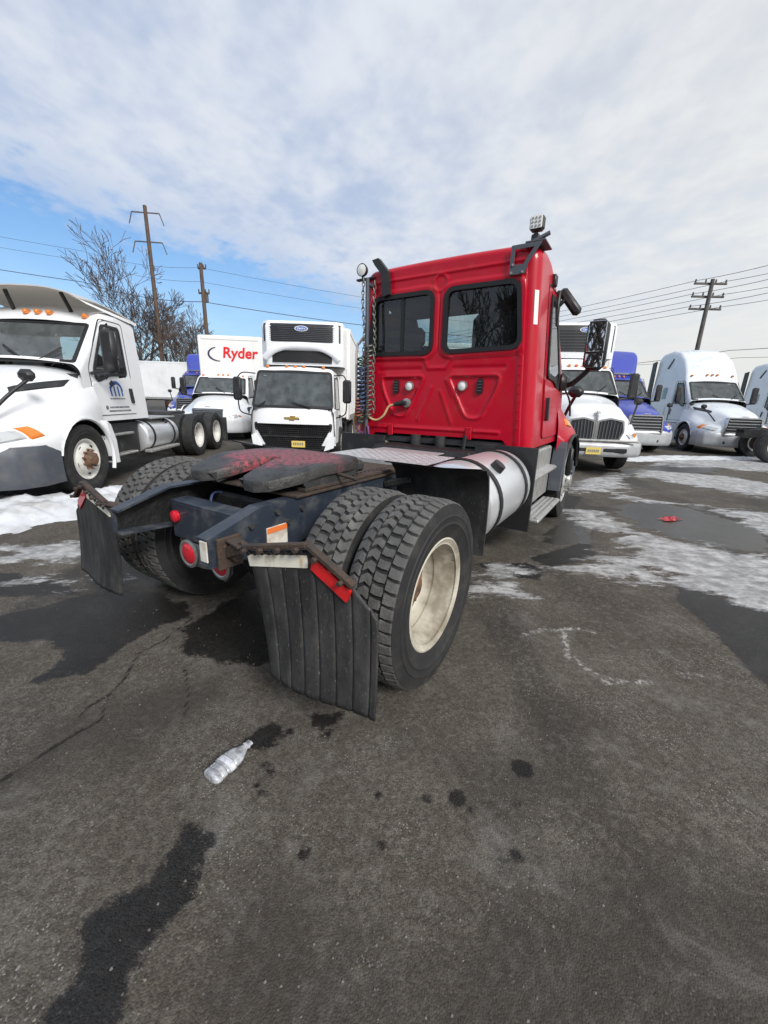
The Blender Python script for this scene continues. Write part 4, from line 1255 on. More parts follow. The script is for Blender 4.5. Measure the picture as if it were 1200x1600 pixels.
        if style == 'casc':
            v = MB(); H.patch(v, [(.10, .63), (.50, .71), (.52, .655), (.22, .57)], .014, s); v.build('hood_vent', M_BLACK, root, 50)
    x1 = 1.315
    if style == 'casc':
        x1 = 1.33
        flat = lambda a, b, o: (x1 + o, a, b)
        g = MB().panel(rpoly([(-.56, .70), (.56, .70), (.50, 1.27), (-.50, 1.27)], .06), flat, .02, -.10).build('grille', M_GASKET, root, 0)
        fr = [(-.60, .66), (.60, .66), (.54, 1.31), (-.54, 1.31)]
        MB().ring(rpoly(fr, .07), rpoly(inset(fr, .045), .05), flat, .05, -.08).build('grille_frame', M_DARKCHROME, g, 30)
        for k in range(5):
            z = .79 + k * .10
            MB().box(x1 + .02, x1 + .055, -.52 + k * .008, .52 - k * .008, z - .014, z + .020, .010).build('slat', M_DARKCHROME, g, 30)
        MB().box(x1 + .0, x1 + .04, -.11, .11, 1.325, 1.355, .01).build('badge', M_CHROME, g, 30)
    elif style == 'inter':
        for s in (1, -1):
            po = [(s * .03, .78), (s * .52, .80), (s * .60, .98), (s * .56, 1.22), (s * .28, 1.27), (s * .03, 1.21)]
            g = MB().panel(rpoly(po, .05), lambda a, b, o: (x1 + o, a, b), .03, -.10).build('grille', M_GASKET, root, 0)
            MB().ring(rpoly(inset(po, -.012), .05), rpoly(inset(po, .025), .04), lambda a, b, o: (x1 + o, a, b), .045, -.03).build('grille_frame', M_CHROME, g, 30)
            for k in range(7):
                y = s * (.09 + k * .07)
                MB().bar((x1 + .035, y, .81), (x1 + .035, y + s * .012, 1.21 if k < 5 else 1.15), .02, .02, .004, up=(1, 0, 0)).build('slat', M_DGREY, g, 0)
        MB().box(x1 + .02, x1 + .055, -.025, .025, .72, 1.40, .012).build('grille_divider', M_CHROME, root, 30)
        MB().lathe([(0, .001), (.02, .03), (.03, .045), (0, .05)], 12, (x1 + .02, 0, 1.38), 'X').build('badge', M_CHROME, root, 40)
    else:
        g = MB().panel(rpoly([(-.46, .72), (.46, .72), (.50, 1.06), (-.50, 1.06)], .06), lambda a, b, o: (x1 + o, a, b), .04, -.10).build('grille', M_DGREY, root, 0)
        for k in range(5):
            z = .77 + k * .06
            MB().box(x1 + .03, x1 + .07, -.42, .42, z - .012, z + .012, .006).build('slat', M_DARKCHROME, g, 30)
        for k in range(4):
            MB().box(x1 + .03, x1 + .066, -.33 + k * .22, -.31 + k * .22, .75, 1.03, .004).build('mullion', M_DARKCHROME, g, 0)
        MB().box(x1 - .1, x1 + .0, -.09, .09, 1.105, 1.135, .01).build('badge', M_CHROME, root, 30)
    # bumper: U shaped plan, rounded
    def bump(u, v):
        a = lerp(-1, 1, u)
        pts = [(.60, 1.21), (.95, 1.19), (1.18, 1.06), (1.32, .80), (1.38, .45), (1.39, 0)]
        t = (1 - abs(a)) * (len(pts) - 1); i = min(int(t), len(pts) - 2); f_ = t - i
        x = lerp(pts[i][0], pts[i + 1][0], f_); y = lerp(pts[i][1], pts[i + 1][1], f_) * (1 if a > 0 else -1)
        zt, zb = (.80, .28) if style != 'inter' else (.74, .42)
        z = lerp(zb, zt, v); k = 1 - .10 * (2 * v - 1) ** 4
        return (x * (1 if style != 'inter' else 1.02) - .05 * (2 * v - 1) ** 4, y * (1 - .02 * (2 * v - 1) ** 4), z)
    bmb = MB().grid(bump, 60, 12)
    bmb.build('bumper', bumper, root, 60)
    if style == 'inter':
        MB().box(1.36, 1.42, -.72, -.1, .52, .62, .02).build('bumper_slot', M_GASKET, root, 30)
        MB().box(1.36, 1.42, .2, .72, .52, .62, .02).build('bumper_slot', M_GASKET, root, 30)
        MB().box(1.32, 1.41, -.95, .95, .755, .80, .02).build('bumper_bar', M_ALUDULL, root, 30)
    else:
        for s in (1, -1): MB().box(1.30, 1.375, s * .30 - .24, s * .30 + .24, .38, .50, .02).build('bumper_slot', M_GASKET, root, 30)
    # plate
    if style != 'casc':
        pl = MB().box(1.43, 1.44, -.16, .16, .47, .63, .004).build('licence_plate', M_YELLOW, root, 0)
        q = MB()
        for k in range(6): q.box(1.439, 1.443, -.12 + k * .042, -.095 + k * .042, .52, .58)
        q.build('plate_marks', M_INKGREY, pl, 0)
    marker_lights(root, cab)
    for s in (1, -1):
        hood_mirror(root, (1.12, s * .80, 1.16), (.72, s * 1.04, 1.60)) if style != 'm2' else None
        MB().bar((cab.bx - .02, s * .12 + .3, cab.bz + .06), (cab.bx - .17, s * .42 + .25, cab.bz + .26), .02, .03).build('wiper', M_BLACK, root, 0)
        # steps under the door
        stp = MB().box(-1.55, -.78, s * .62, s * 1.10, .42, .46, .01).box(-1.55, -.78, s * .62, s * 1.06, .76, .80, .01)
        stp.build('step', M_ALUDULL, root, 30)
        MB().box(-1.88, -.74, s * .45, s * .98, .40, 1.00, .04).build('step_box', M_BLACK, root, 30)
    if tanks:
        for s in (1, -1): fuel_tank(root, -3.35, -1.95, s)
    if rear:
        rails(root, rails_to, 1.0)
        steer_pair(root, 0, rim_m=rim or M_RIMW)
        MB().cyl((0, -.95, .5), (0, .95, .5), .07, None, 10).build('front_axle', M_GRIME, root, 30)
        for ax in axles:
            dual_pair(root, ax, rim or M_RIMW)
            MB().cyl((ax, -1.0, .506), (ax, 1.0, .506), .11, None, 12).lathe([(-.26, .05), (-.2, .18), (0, .25), (.2, .18), (.26, .05)], 16, (ax, 0, .506), 'Y').build('rear_axle', M_GRIME, root, 40)
    if fairing:
        fz = fairing
        def ff(u, v):
            a = lerp(-1, 1, v); x = lerp(cab.hx - .1, xr + .02, u)
            zt = lerp(2.80, fz, smoothstep(u, -.15, .95)); w = lerp(.62, .92, smoothstep(u, 0, .7))
            t = abs(a)
            if t < .6: y = t / .6 * (w - .1); z = zt - .03 * (t / .6) ** 2
            elif t < .75:
                q = (t - .6) / .15 * PI / 2; y = w - .1 + .1 * math.sin(q); z = zt - .03 - .1 * (1 - math.cos(q))
            else: y = w + .02 * (t - .75) / .25; z = lerp(zt - .13, 2.72, (t - .75) / .25)
            return (x, y * (1 if a > 0 else -1), z)
        MB().grid(ff, 20, 40).build('roof_fairing', paint, root, 50)
    return root, cab, H
# ------------------------------------------------------------------ bodies and parked vehicles
def box_body(root, x0, x1, w=1.27, z0=1.06, z1=3.9, name='cargo_box', paint=None, ribs=14):
    paint = paint or M_BOX
    b = MB().box(x0, x1, -w, w, z0, z1, .05).build(name, paint, root, 40)
    for s in (1, -1):
        MB().box(x1 - .06, x1 + .012, s * w - s * .10, s * w + s * .012, z0 - .04, z1 - .02, .03).build('corner_post', M_ALUDULL if paint is not M_BOX else paint, b, 40)
        MB().box(x0 + .02, x1 - .07, s * w, s * (w + .02), z0 - .06, z0 + .10, .006).build('side_rail', M_ALUDULL, b, 30)
        MB().box(x0 + .02, x1 - .07, s * w, s * (w + .015), z1 - .12, z1 - .01, .006).build('top_rail', paint, b, 30)
        r_ = MB()
        for k in range(ribs):
            x = lerp(x0 + .3, x1 - .3, k / (ribs - 1)); r_.box(x - .02, x + .02, s * w, s * (w + .006), z0 + .1, z1 - .12)
        r_.build('side_rib', paint, b, 0)
    MB().box(x1, x1 + .02, -w + .12, w - .12, z1 - .16, z1 - .04, .008).build('front_rail', paint, b, 30)
    MB().box(x1, x1 + .02, -w + .12, w - .12, z0 + .02, z0 + .12, .008).build('front_rail', paint, b, 30)
    MB().box(x0 + .1, x1 - .1, -w + .1, w - .1, z0 - .14, z0 - .002).build('floor_sill', M_GRIME, b, 0)
    return b
def badge_oval(parent, x, y, z, a=.15, b=.06):
    prof = [(a * math.cos(2 * PI * k / 24), b * math.sin(2 * PI * k / 24)) for k in range(24)]
    o = MB().panel(prof, lambda p, q, t: (x + t, y + p, z + q), .012, -.02).build('badge', M_LAMPW, parent, 0)
    MB().panel([(p * .86, q * .80) for p, q in prof], lambda p, q, t: (x + .012 + t, y + p, z + q), .004, -.001).build('badge_centre', M_BADGE, o, 0)
    Mx = Matrix(((0, 0, 1, x + .018), (1, 0, 0, y), (0, 1, 0, z), (0, 0, 0, 1)))
    text_mesh('badge_lettering', 'Carrier', b * 1.05, M_LAMPW, o, Mx, .002, .15, .001)
    return o
def reefer(root, x, w, z0, z1, depth=.55, y0=0.0, badge_y=0.0, dark=False):
    """nose mounted refrigeration unit on the front wall of a box"""
    sh = M_WHITE
    def pl(u, v):
        a = lerp(-1, 1, u); pts = [(0, w), (depth * .75, w - .02), (depth * .97, w - .16), (depth, w * .5), (depth * 1.04, 0)]
        t = (1 - abs(a)) * 4; i = min(int(t), 3); f = t - i
        px = lerp(pts[i][0], pts[i + 1][0], f); py = lerp(pts[i][1], pts[i + 1][1], f) * (1 if a > 0 else -1)
        zz = lerp(z0, z1, v); k = 1 - .12 * smoothstep(v, .85, 1) - .05 * smoothstep(v, .15, 0)
        return (x + px * k, y0 + py * (1 - .03 * smoothstep(v, .85, 1)), zz)
    u_ = MB().grid(pl, 40, 16)
    u_.add([pl(i / 40, 1) for i in range(41)] + [(x, y0, z1 + .01)], [(i, i + 1, 41) for i in range(40)])
    u_.add([pl(i / 40, 0) for i in range(41)] + [(x, y0, z0)], [(i, i + 1, 41) for i in range(40)])
    o = u_.build('refrigeration_unit', sh, root, 40)
    h = z1 - z0
    gp = [(-w * .86, z0 + h * .46), (w * .86, z0 + h * .46), (w * .86, z1 - .05), (-w * .86, z1 - .05)]
    def fr(a, b, t):
        k = abs(a) / w
        xx = depth * (1.04 - .04 * min(1, k / .5)) - (max(0, k - .5) / .5) ** 2 * .10 * depth / .55
        v = (b - z0) / h
        return (x + xx * (1 - .12 * smoothstep(v, .85, 1)) + t, y0 + a, b)
    gr = MB()
    def gg(u, v):
        return fr(lerp(-w * .92, w * .92, u), lerp(z0 + h * (.18 if dark else .53), z1 - .07, v), .014)
    gr.grid(gg, 24, 8)
    g = gr.build('unit_grille', M_GASKET, o, 50)
    for k in range(9):
        z = lerp(z0 + h * (.22 if dark else .57), z1 - .11, k / 8)
        MB().tube([fr(lerp(-w * .90, w * .90, i / 12), z, .016) for i in range(13)], .006, 5).build('louvre', M_DGREY, g, 60)
    badge_oval(o, x + depth * 1.04 + .01, y0 + badge_y, z1 - .19, .17, .065)
    if not dark:
        # bulging white lip below the grille and the dark intake under it
        lip = [fr(lerp(-w * .90, w * .90, i / 24), z0 + h * .42 - .30 * (abs(i - 12) / 12) ** 3, .03) for i in range(25)]
        MB().tube([(p[0] + .02, p[1], p[2] + .02) for p in lip], .085, 12).build('unit_lip', sh, o, 60)
        MB().grid(lambda u, v: fr(lerp(-w * .72, w * .72, u), lerp(z0 + .06, z0 + h * .33, v), .014), 16, 3).build('unit_intake', M_GASKET, o, 50)
    return o
FRONT = lambda x: Matrix(((0, 0, 1, x), (1, 0, 0, 0), (0, 1, 0, 0), (0, 0, 0, 1)))    # letters facing +x, reading along +y

# -- white tractor near the left edge
V1, C1, H1 = conventional('tractor_truck', 'white day cab tractor at the left edge with its roof deflector tipped up', 'truck', (-5.62, 5.92), (.07, -1), M_WHITE,
                          fairing=None, group='parked trucks facing the camera')
def v1_extras():
    # tipped roof deflector: white shell hinged at the back of the roof, grey lining below, two struts
    def sh(o):
        def f(u, v):
            a = lerp(-1, 1, v); x = lerp(-.90, -2.28, u)
            z = lerp(3.04, 2.90, u ** 1.3) + .05 * math.sin(u * PI) - .16 * abs(a) ** 3 + o
            return (x, a * lerp(.80, .97, u), z)
        return f
    d = MB().grid(sh(.0), 16, 24).build('roof_deflector', M_SHELL, V1, 60)
    MB().grid(sh(-.018), 16, 24).build('deflector_lining', M_LINING, d, 60)
    for s in (1, -1):
        e = MB()
        e.add([(-.90, s * .80, 2.88), (-2.28, s * .97, 2.75), (-2.28, s * .97, 2.70), (-1.5, s * .93, 2.76), (-1.05, s * .84, 2.83)], [(0, 1, 2, 3, 4)])
        e.build('deflector_cheek', M_WHITE, d, 0)
    for s in (1, -1):
        MB().tube([(-1.30, s * .45, 2.72), (-1.14, s * .42, 3.0)], .03, 8).build('strut', M_BLACK, d, 60)
    # door lettering: a blue arch mark, three lines of small print too small to read and a round mark
    sd = C1.side(1); o_ = .0185
    pr = MB()
    arc = [(-1.24 + .19 * math.cos(R(a)), 1.50 + .17 * math.sin(R(a))) for a in range(0, 181, 12)]
    arc2 = [(-1.24 + .155 * math.cos(R(a)), 1.50 + .115 * math.sin(R(a))) for a in range(180, -1, -12)]
    pr.panel(arc + arc2, sd, o_, .012)
    for x in (-1.40, -1.30, -1.19, -1.08):
        pr.panel([(x - .022, 1.42), (x + .014, 1.42), (x + .03, 1.58), (x - .006, 1.58)], sd, o_, .012)
    pr.build('door_emblem', M_INKBLUE, V1, 0)
    q = MB()
    q.panel([(-1.24, 1.62), (-1.10, 1.56), (-1.06, 1.62), (-1.14, 1.68)], sd, o_ + .002, .012)
    q.build('emblem_accent', M_INK, V1, 0)
    t = MB()
    rnd = random.Random(2)
    for z, x0, x1, h in ((1.37, -1.46, -1.04, .018), (1.225, -1.54, -.98, .026), (1.165, -1.58, -.94, .026)):
        x = x0
        while x < x1:
            w_ = rnd.uniform(.018, .05); t.panel([(x, z), (x + w_, z), (x + w_, z + h), (x, z + h)], sd, o_, .012); x += w_ + rnd.uniform(.006, .018)
    t.panel([(-.88 + .035 * math.cos(2 * PI * k / 14), 1.235 + .035 * math.sin(2 * PI * k / 14)) for k in range(14)], sd, o_, .012)
    t.build('door_print', M_INKGREY, V1, 0)
    # fifth wheel, side fairing step and deck behind the cab
    MB().prism(rpoly([(-5.4, -.45), (-4.6, -.45), (-4.4, 0), (-4.6, .45), (-5.4, .45), (-5.75, .25), (-5.2, 0), (-5.75, -.25)], .08), .98, 1.05, 'Z').build('fifth_wheel', M_CAST, V1, 30)
    MB().box(-3.3, -2.25, .35, 1.06, .985, 1.02, .01).build('deck', M_ALUDULL, V1, 30)
    for s in (1, -1):
        MB().box(-3.2, -1.9, s * 1.02, s * 1.16, .36, .42, .015).build('lower_step', M_ALUDULL, V1, 30)
        MB().box(-6.52, -6.50, s * .62, s * 1.2, .16, .86).build('mud_flap', M_FLAP, V1, 0)
v1_extras()

# -- box truck with red lettering
V3, C3, H3 = conventional('box_truck', 'white bonneted box truck with red Ryder lettering over its cab', 'truck', (-6.12, 15.1), (.10, -.995), M_WHITE, style='m2',
                          axles=(-5.6,), rails_to=-8.6, group='parked trucks facing the camera', bumper=M_WHITE)
def v3_extras():
    b = box_body(V3, -9.4, -2.0, 1.22, 1.08, 3.78)
    x = -1.985
    text_mesh('lettering', 'Ryder', .56, M_RYDER, b, FRONT(x) @ Matrix.Translation((.36, 3.13, 0)), .012, .10, .004)
    outer = []; inner = []
    for k in range(22):
        a = R(105 + 8.2 * k); w_ = .02 + .045 * math.sin(PI * k / 21)
        outer.append((-.46 + .42 * math.cos(a), 3.08 + .27 * math.sin(a))); inner.append((-.46 + (.42 - w_) * math.cos(a), 3.08 + (.27 - w_) * math.sin(a)))
    MB().panel(outer + inner[::-1], lambda p, q, t: (x + t, p, q), .006, -.01).build('swoosh', M_INK, b, 0)
v3_extras()

# -- cabover with refrigerated box
V2 = thing('cabover_truck', 'white cabover truck with a refrigeration unit over its cab and open black mesh grille', 'truck', (-2.22, 10.75, 0), math.atan2(-1, .015), 'parked trucks facing the camera')
def cabover(root):
    cab = Cab(xr=-.70, zb=.62, wb=.99, wt=.90, zt=2.12, r=.12, crown=.06, hx=.72, bx=1.10, bz=1.24, roof=[(-.70, 2.10), (-.6, 2.14), (.3, 2.16), (.6, 2.15), (.72, 2.10)])
    ws = [(-.93, .03), (.93, .03), (.86, .95), (-.86, .95)]
    sw = [(-.18, 1.22), (.70, 1.22), (.74, 1.40), (.55, 1.98), (-.18, 2.0)]
    rw = [(-.5, 1.30), (.5, 1.30), (.5, 1.85), (-.5, 1.85)]
    def hws(x, y, z):
        if x < cab.hx: return False
        t = (cab.bx - x) / (cab.bx - cab.hx)
        return z > lerp(cab.bz, cab.hz, t) - .03 and inpoly(y, t, ws)
    cab.shell(MB(), (hws, lambda x, y, z: abs(y) > .8 and inpoly(x, z, sw)), rw, nx=40).build('cab', M_WHITE, root, 32)
    fn = cab.shield()
    window(root, 'windscreen', ws, fn, .035, .07, M_GLASSW, off=.004, gout=.02)
    window(root, 'rear_window', rw, cab.back(), .04, .06, M_GLASS)
    for s in (1, -1):
        window(root, 'door_window', sw, cab.side(s), .03, .06, M_GLASS, off=.01)
        d = [(-.26, .75), (.84, .75), (.90, 1.22), (.62, 2.04), (-.26, 2.06)]
        MB().ring(rpoly(inset(d, -.01), .06), rpoly(d, .05), cab.side(s), .004, -.01).build('door_seal', M_GASKET, root, 0)
        MB().panel(rpoly([(-.18, 1.02), (.02, 1.02), (.02, 1.10), (-.18, 1.10)], .03), cab.side(s), .035).build('handle', M_BLACK, root, 30)
    # front face below the windscreen
    def face(u, v):
        a = lerp(-1, 1, u); y = a * .99
        z = lerp(.40, 1.25, v)
        x = 1.10 + .07 * math.sin(v * PI) + .03 * (1 - v) - .14 * abs(a) ** 5 - .03 * abs(a) ** 2
        return (x, y, z)
    MB().grid(face, 110, 70, lambda c: inpoly(c[1], c[2], [(-.64, .36), (.64, .36), (.88, .80), (.88, .90), (-.88, .90), (-.88, .80)]) ).build('front_panel', M_WHITE, root, 40)
    for s in (1, -1):
        MB().add([(1.0, s * .985, .45), (.35, s * .99, .45), (.35, s * .99, 1.24), (1.0, s * .985, 1.24)], [(0, 1, 2, 3)]).build('corner_panel', M_WHITE, root, 0)
    op = [(-.66, .30), (.66, .30), (.90, .80), (.90, .91), (-.90, .91), (-.90, .80)]
    g = MB().panel(rpoly(op, .04), lambda a, b, o: (1.06 + .05 * (1 - abs(a)) + o, a, b), .0, -.1).build('grille', M_GASKET, root, 0)
    MB().ring(rpoly(inset(op, -.015), .05), rpoly(inset(op, .022), .04), lambda a, b, o: (face(.5 + a / 1.98, (b - .40) / .85)[0] + o, a, b), .006, -.03).build('grille_trim', M_BLACK, g, 30)
    gm = MB()
    for k in range(12): 
        z = .36 + k * .048; hw = .63 + max(0, min(.24, (z - .30) * .46))
        gm.box(1.085, 1.105, -hw, hw, z - .004, z + .004)
    for k in range(-13, 14): gm.bar((1.093, k * .05, .34), (1.093, k * .05 + .10 * (1 if k > 0 else -1), .89), .006, .02, up=(1, 0, 0))
    gm.build('mesh', M_BLACK, g, 0)
    gm2 = MB().box(1.09, 1.125, -.74, .74, .585, .625, .01); gm2.build('cross_bar', M_BLACK, g, 30)
    # emblem
    em = [(-.17, -.02), (-.06, -.02), (-.075, -.05), (.045, -.05), (.06, -.02), (.17, -.02), (.15, .025), (.06, .025), (.075, .055), (-.045, .055), (-.06, .025), (-.19, .025)]
    MB().panel(em, lambda a, b, o: (1.165 + o, a, 1.03 + b), .02, -.02).build('bow_tie_emblem', M_GOLD, root, 0)
    for s in (1, -1):
        hp = [(s * .80, .62), (s * .965, .66), (s * .975, .92), (s * .88, .80)]
        MB().panel(rpoly(hp, .02), lambda a, b, o: (1.06 - .5 * (abs(a) - .78) + o, a, b), .045, -.03).build('headlight', M_BLACK, root, 20)
        MB().prism([(s * .72, .28), (s * .95, .36), (s * .985, .62), (s * .91, .66), (s * .80, .52)], 1.0, 1.12, 'X').build('bumper_corner', M_WHITE, root, 30)
        MB().bar((1.13, s * .62 - .2, 1.27), (1.10, s * .30 - .32, 1.40), .02, .025).build('wiper', M_BLACK, root, 0)
        ms = MB().box(1.02, 1.12, s * 1.26 - .10, s * 1.26 + .10, 1.40, 1.92, .04).build('mirror', M_BLACK, root, 40)
        MB().tube(spline([(.90, s * .97, 1.05), (1.06, s * 1.2, 1.14), (1.08, s * 1.25, 1.3), (1.08, s * 1.25, 1.45)], 5), .016, 6).build('mirror_arm', M_BLACK, ms, 60)
        MB().tube(spline([(.75, s * .93, 2.02), (.98, s * 1.15, 2.02), (1.08, s * 1.24, 1.92)], 5), .014, 6).build('mirror_arm', M_BLACK, ms, 60)
    for y in (-.66, -.2, 0, .2, .66):
        MB().box(.60, .70, y - .04, y + .04, 2.17, 2.225, .02).build('marker_light', M_AMBER, root, 40)
    pl = MB().box(1.14, 1.15, -.04, .28, .36, .51, .004).build('licence_plate', M_YELLOW, root, 0)
    q = MB()
    for k in range(6): q.box(1.149, 1.153, 0 + k * .042, .025 + k * .042, .41, .47)
    q.build('plate_marks', M_INKGREY, pl, 0)
    # seats, chassis, axles
    for y in (-.5, .5): MB().box(-.35, .15, y - .24, y + .24, .9, 1.1, .05).box(-.4, -.2, y - .24, y + .24, 1.1, 1.62, .07).build('seat', M_SEAT, root, 40)
    MB().box(.62, 1.0, -.9, .9, .8, 1.26, .08).box(-.68, .9, -.95, .95, .64, .72).build('dashboard', M_SEAT, root, 40)
    MB().box(-.6, .9, -.95, .95, .45, .62, .02).build('cab_floor', M_GRIME, root, 0)
    XF[0] = Matrix.Translation((0, 0, -.18)); rails(root, -5.4, .9); XF[0] = Matrix.Identity(4)
    steer_pair(root, 0, .90, .40)
    dual_pair(root, -4.0, Rt=.40, W=.22, yo=.95, yi=.70)
    MB().cyl((-4, -.9, .4), (-4, .9, .4), .09, None, 10).cyl((0, -.85, .4), (0, .85, .4), .06, None, 10).build('axle', M_GRIME, root, 30)
    b = box_body(root, -5.6, -.85, 1.16, .98, 3.32)
    reefer(b, -.83, 1.06, 2.30, 3.36, .62, 0, 0.0)
    for s in (1, -1): MB().box(-2.2, -1.5, s * .6, s * 1.0, .35, .85, .03).build('side_box', M_BLACK, root, 30)
cabover(V2)

# -- old blue tractor far left, pale trailer behind it
V4, C4, H4 = conventional('tractor_truck', 'dark blue day cab tractor with tall roof fairing, far left behind the white tractor', 'truck', (-10.5, 22.8), (.12, -1), M_BLUE, fairing=3.78,
                          axles=(-4.6,), rails_to=-5.6, group='parked trucks facing the camera', bumper=M_WHITE)
def trailer(loc, heading, label, L=13.5, h=3.85):
    t = thing('box_trailer', label, 'trailer', (loc[0], loc[1], 0), math.atan2(heading[1], heading[0]), 'white trailers parked at the back')
    box_body(t, -L, 0, 1.28, 1.15, h, 'trailer_box', M_TRAILER, 22)
    dual_pair(t, -L + 1.6); dual_pair(t, -L + 2.9)
    for s in (1, -1): MB().box(-2.6, -2.45, s * .75 - .06, s * .75 + .06, 0, 1.1, .01).box(-2.7, -2.35, s * .75 - .14, s * .75 + .14, 0, .03).build('landing_leg', M_GRIME, t, 30)
    return t
trailer((-12.2, 33.5), (1, .02), 'long white trailer parked sideways behind the white left-hand tractor')
trailer((2.4, 17.6), (0, -1), 'pale trailer parked behind the cabover, beside the red cab', L=9)

# -- right hand row
V5, C5, H5 = conventional('box_truck', 'white bonneted truck with split dark grille and refrigerated box beside the red cab', 'truck', (4.86, 10.55), (-.14, -.99), M_WHITE, style='inter',
                          axles=(-5.6,), rails_to=-8.6, group='parked trucks facing the camera', bumper=M_BUMP)
b5 = box_body(V5, -9.3, -2.0, 1.27, 1.08, 3.64)
reefer(b5, -1.98, 1.16, 2.80, 3.72, .50, 0, .30, True)
V6, C6, H6 = conventional('tractor_truck', 'blue day cab tractor with tall roof fairing between the white truck and pale sleeper', 'truck', (9.0, 15.6), (-.06, -1), M_BLUE, fairing=3.75,
                          axles=(-4.6,), rails_to=-5.6, group='parked trucks facing the camera', bumper=M_BUMP)
V7, C7, H7 = conventional('sleeper_tractor', 'pale silver sleeper tractor with high domed roof at right', 'truck', (12.6, 15.7), (-.16, -.99), M_SILVERW, sleeper=True,
                          axles=(-6.1, -7.4), rails_to=-8.4, group='parked trucks facing the camera', bumper=M_BUMP)
V8, C8, H8 = conventional('sleeper_tractor', 'white sleeper tractor cut by the right photo edge behind the silver sleeper', 'truck', (19.3, 19.0), (-.25, -.97), M_WHITE, sleeper=True,
                          axles=(-6.1, -7.4), rails_to=-8.4, group='parked trucks facing the camera')
V9, C9, H9 = conventional('tractor_truck', 'tractor mostly beyond the right edge, only its rear wheels showing', 'truck', (17.5, 10.9), (.90, -.44), M_WHITE,
                          axles=(-4.35, -5.65), rails_to=-6.4, group='parked trucks facing the camera')
# ------------------------------------------------------------------ the red tractor (origin under its rear axle, x forward, y left)
RED_F = (math.sin(.5553), math.cos(.5553))
RT = thing('red_tractor', 'red single axle day cab tractor with dual rear tyres and black mud flaps', 'truck', (-.7082, 2.56, 0), math.atan2(RED_F[1], RED_F[0]))
WB = 4.187
LEAN = Matrix.Translation((0, 0, 1.05)) @ Matrix.Rotation(-.012, 4, 'X') @ Matrix.Translation((0, 0, -1.05))
FA = Matrix.Translation((WB, 0, 0))          # front axle frame used by the shared builders

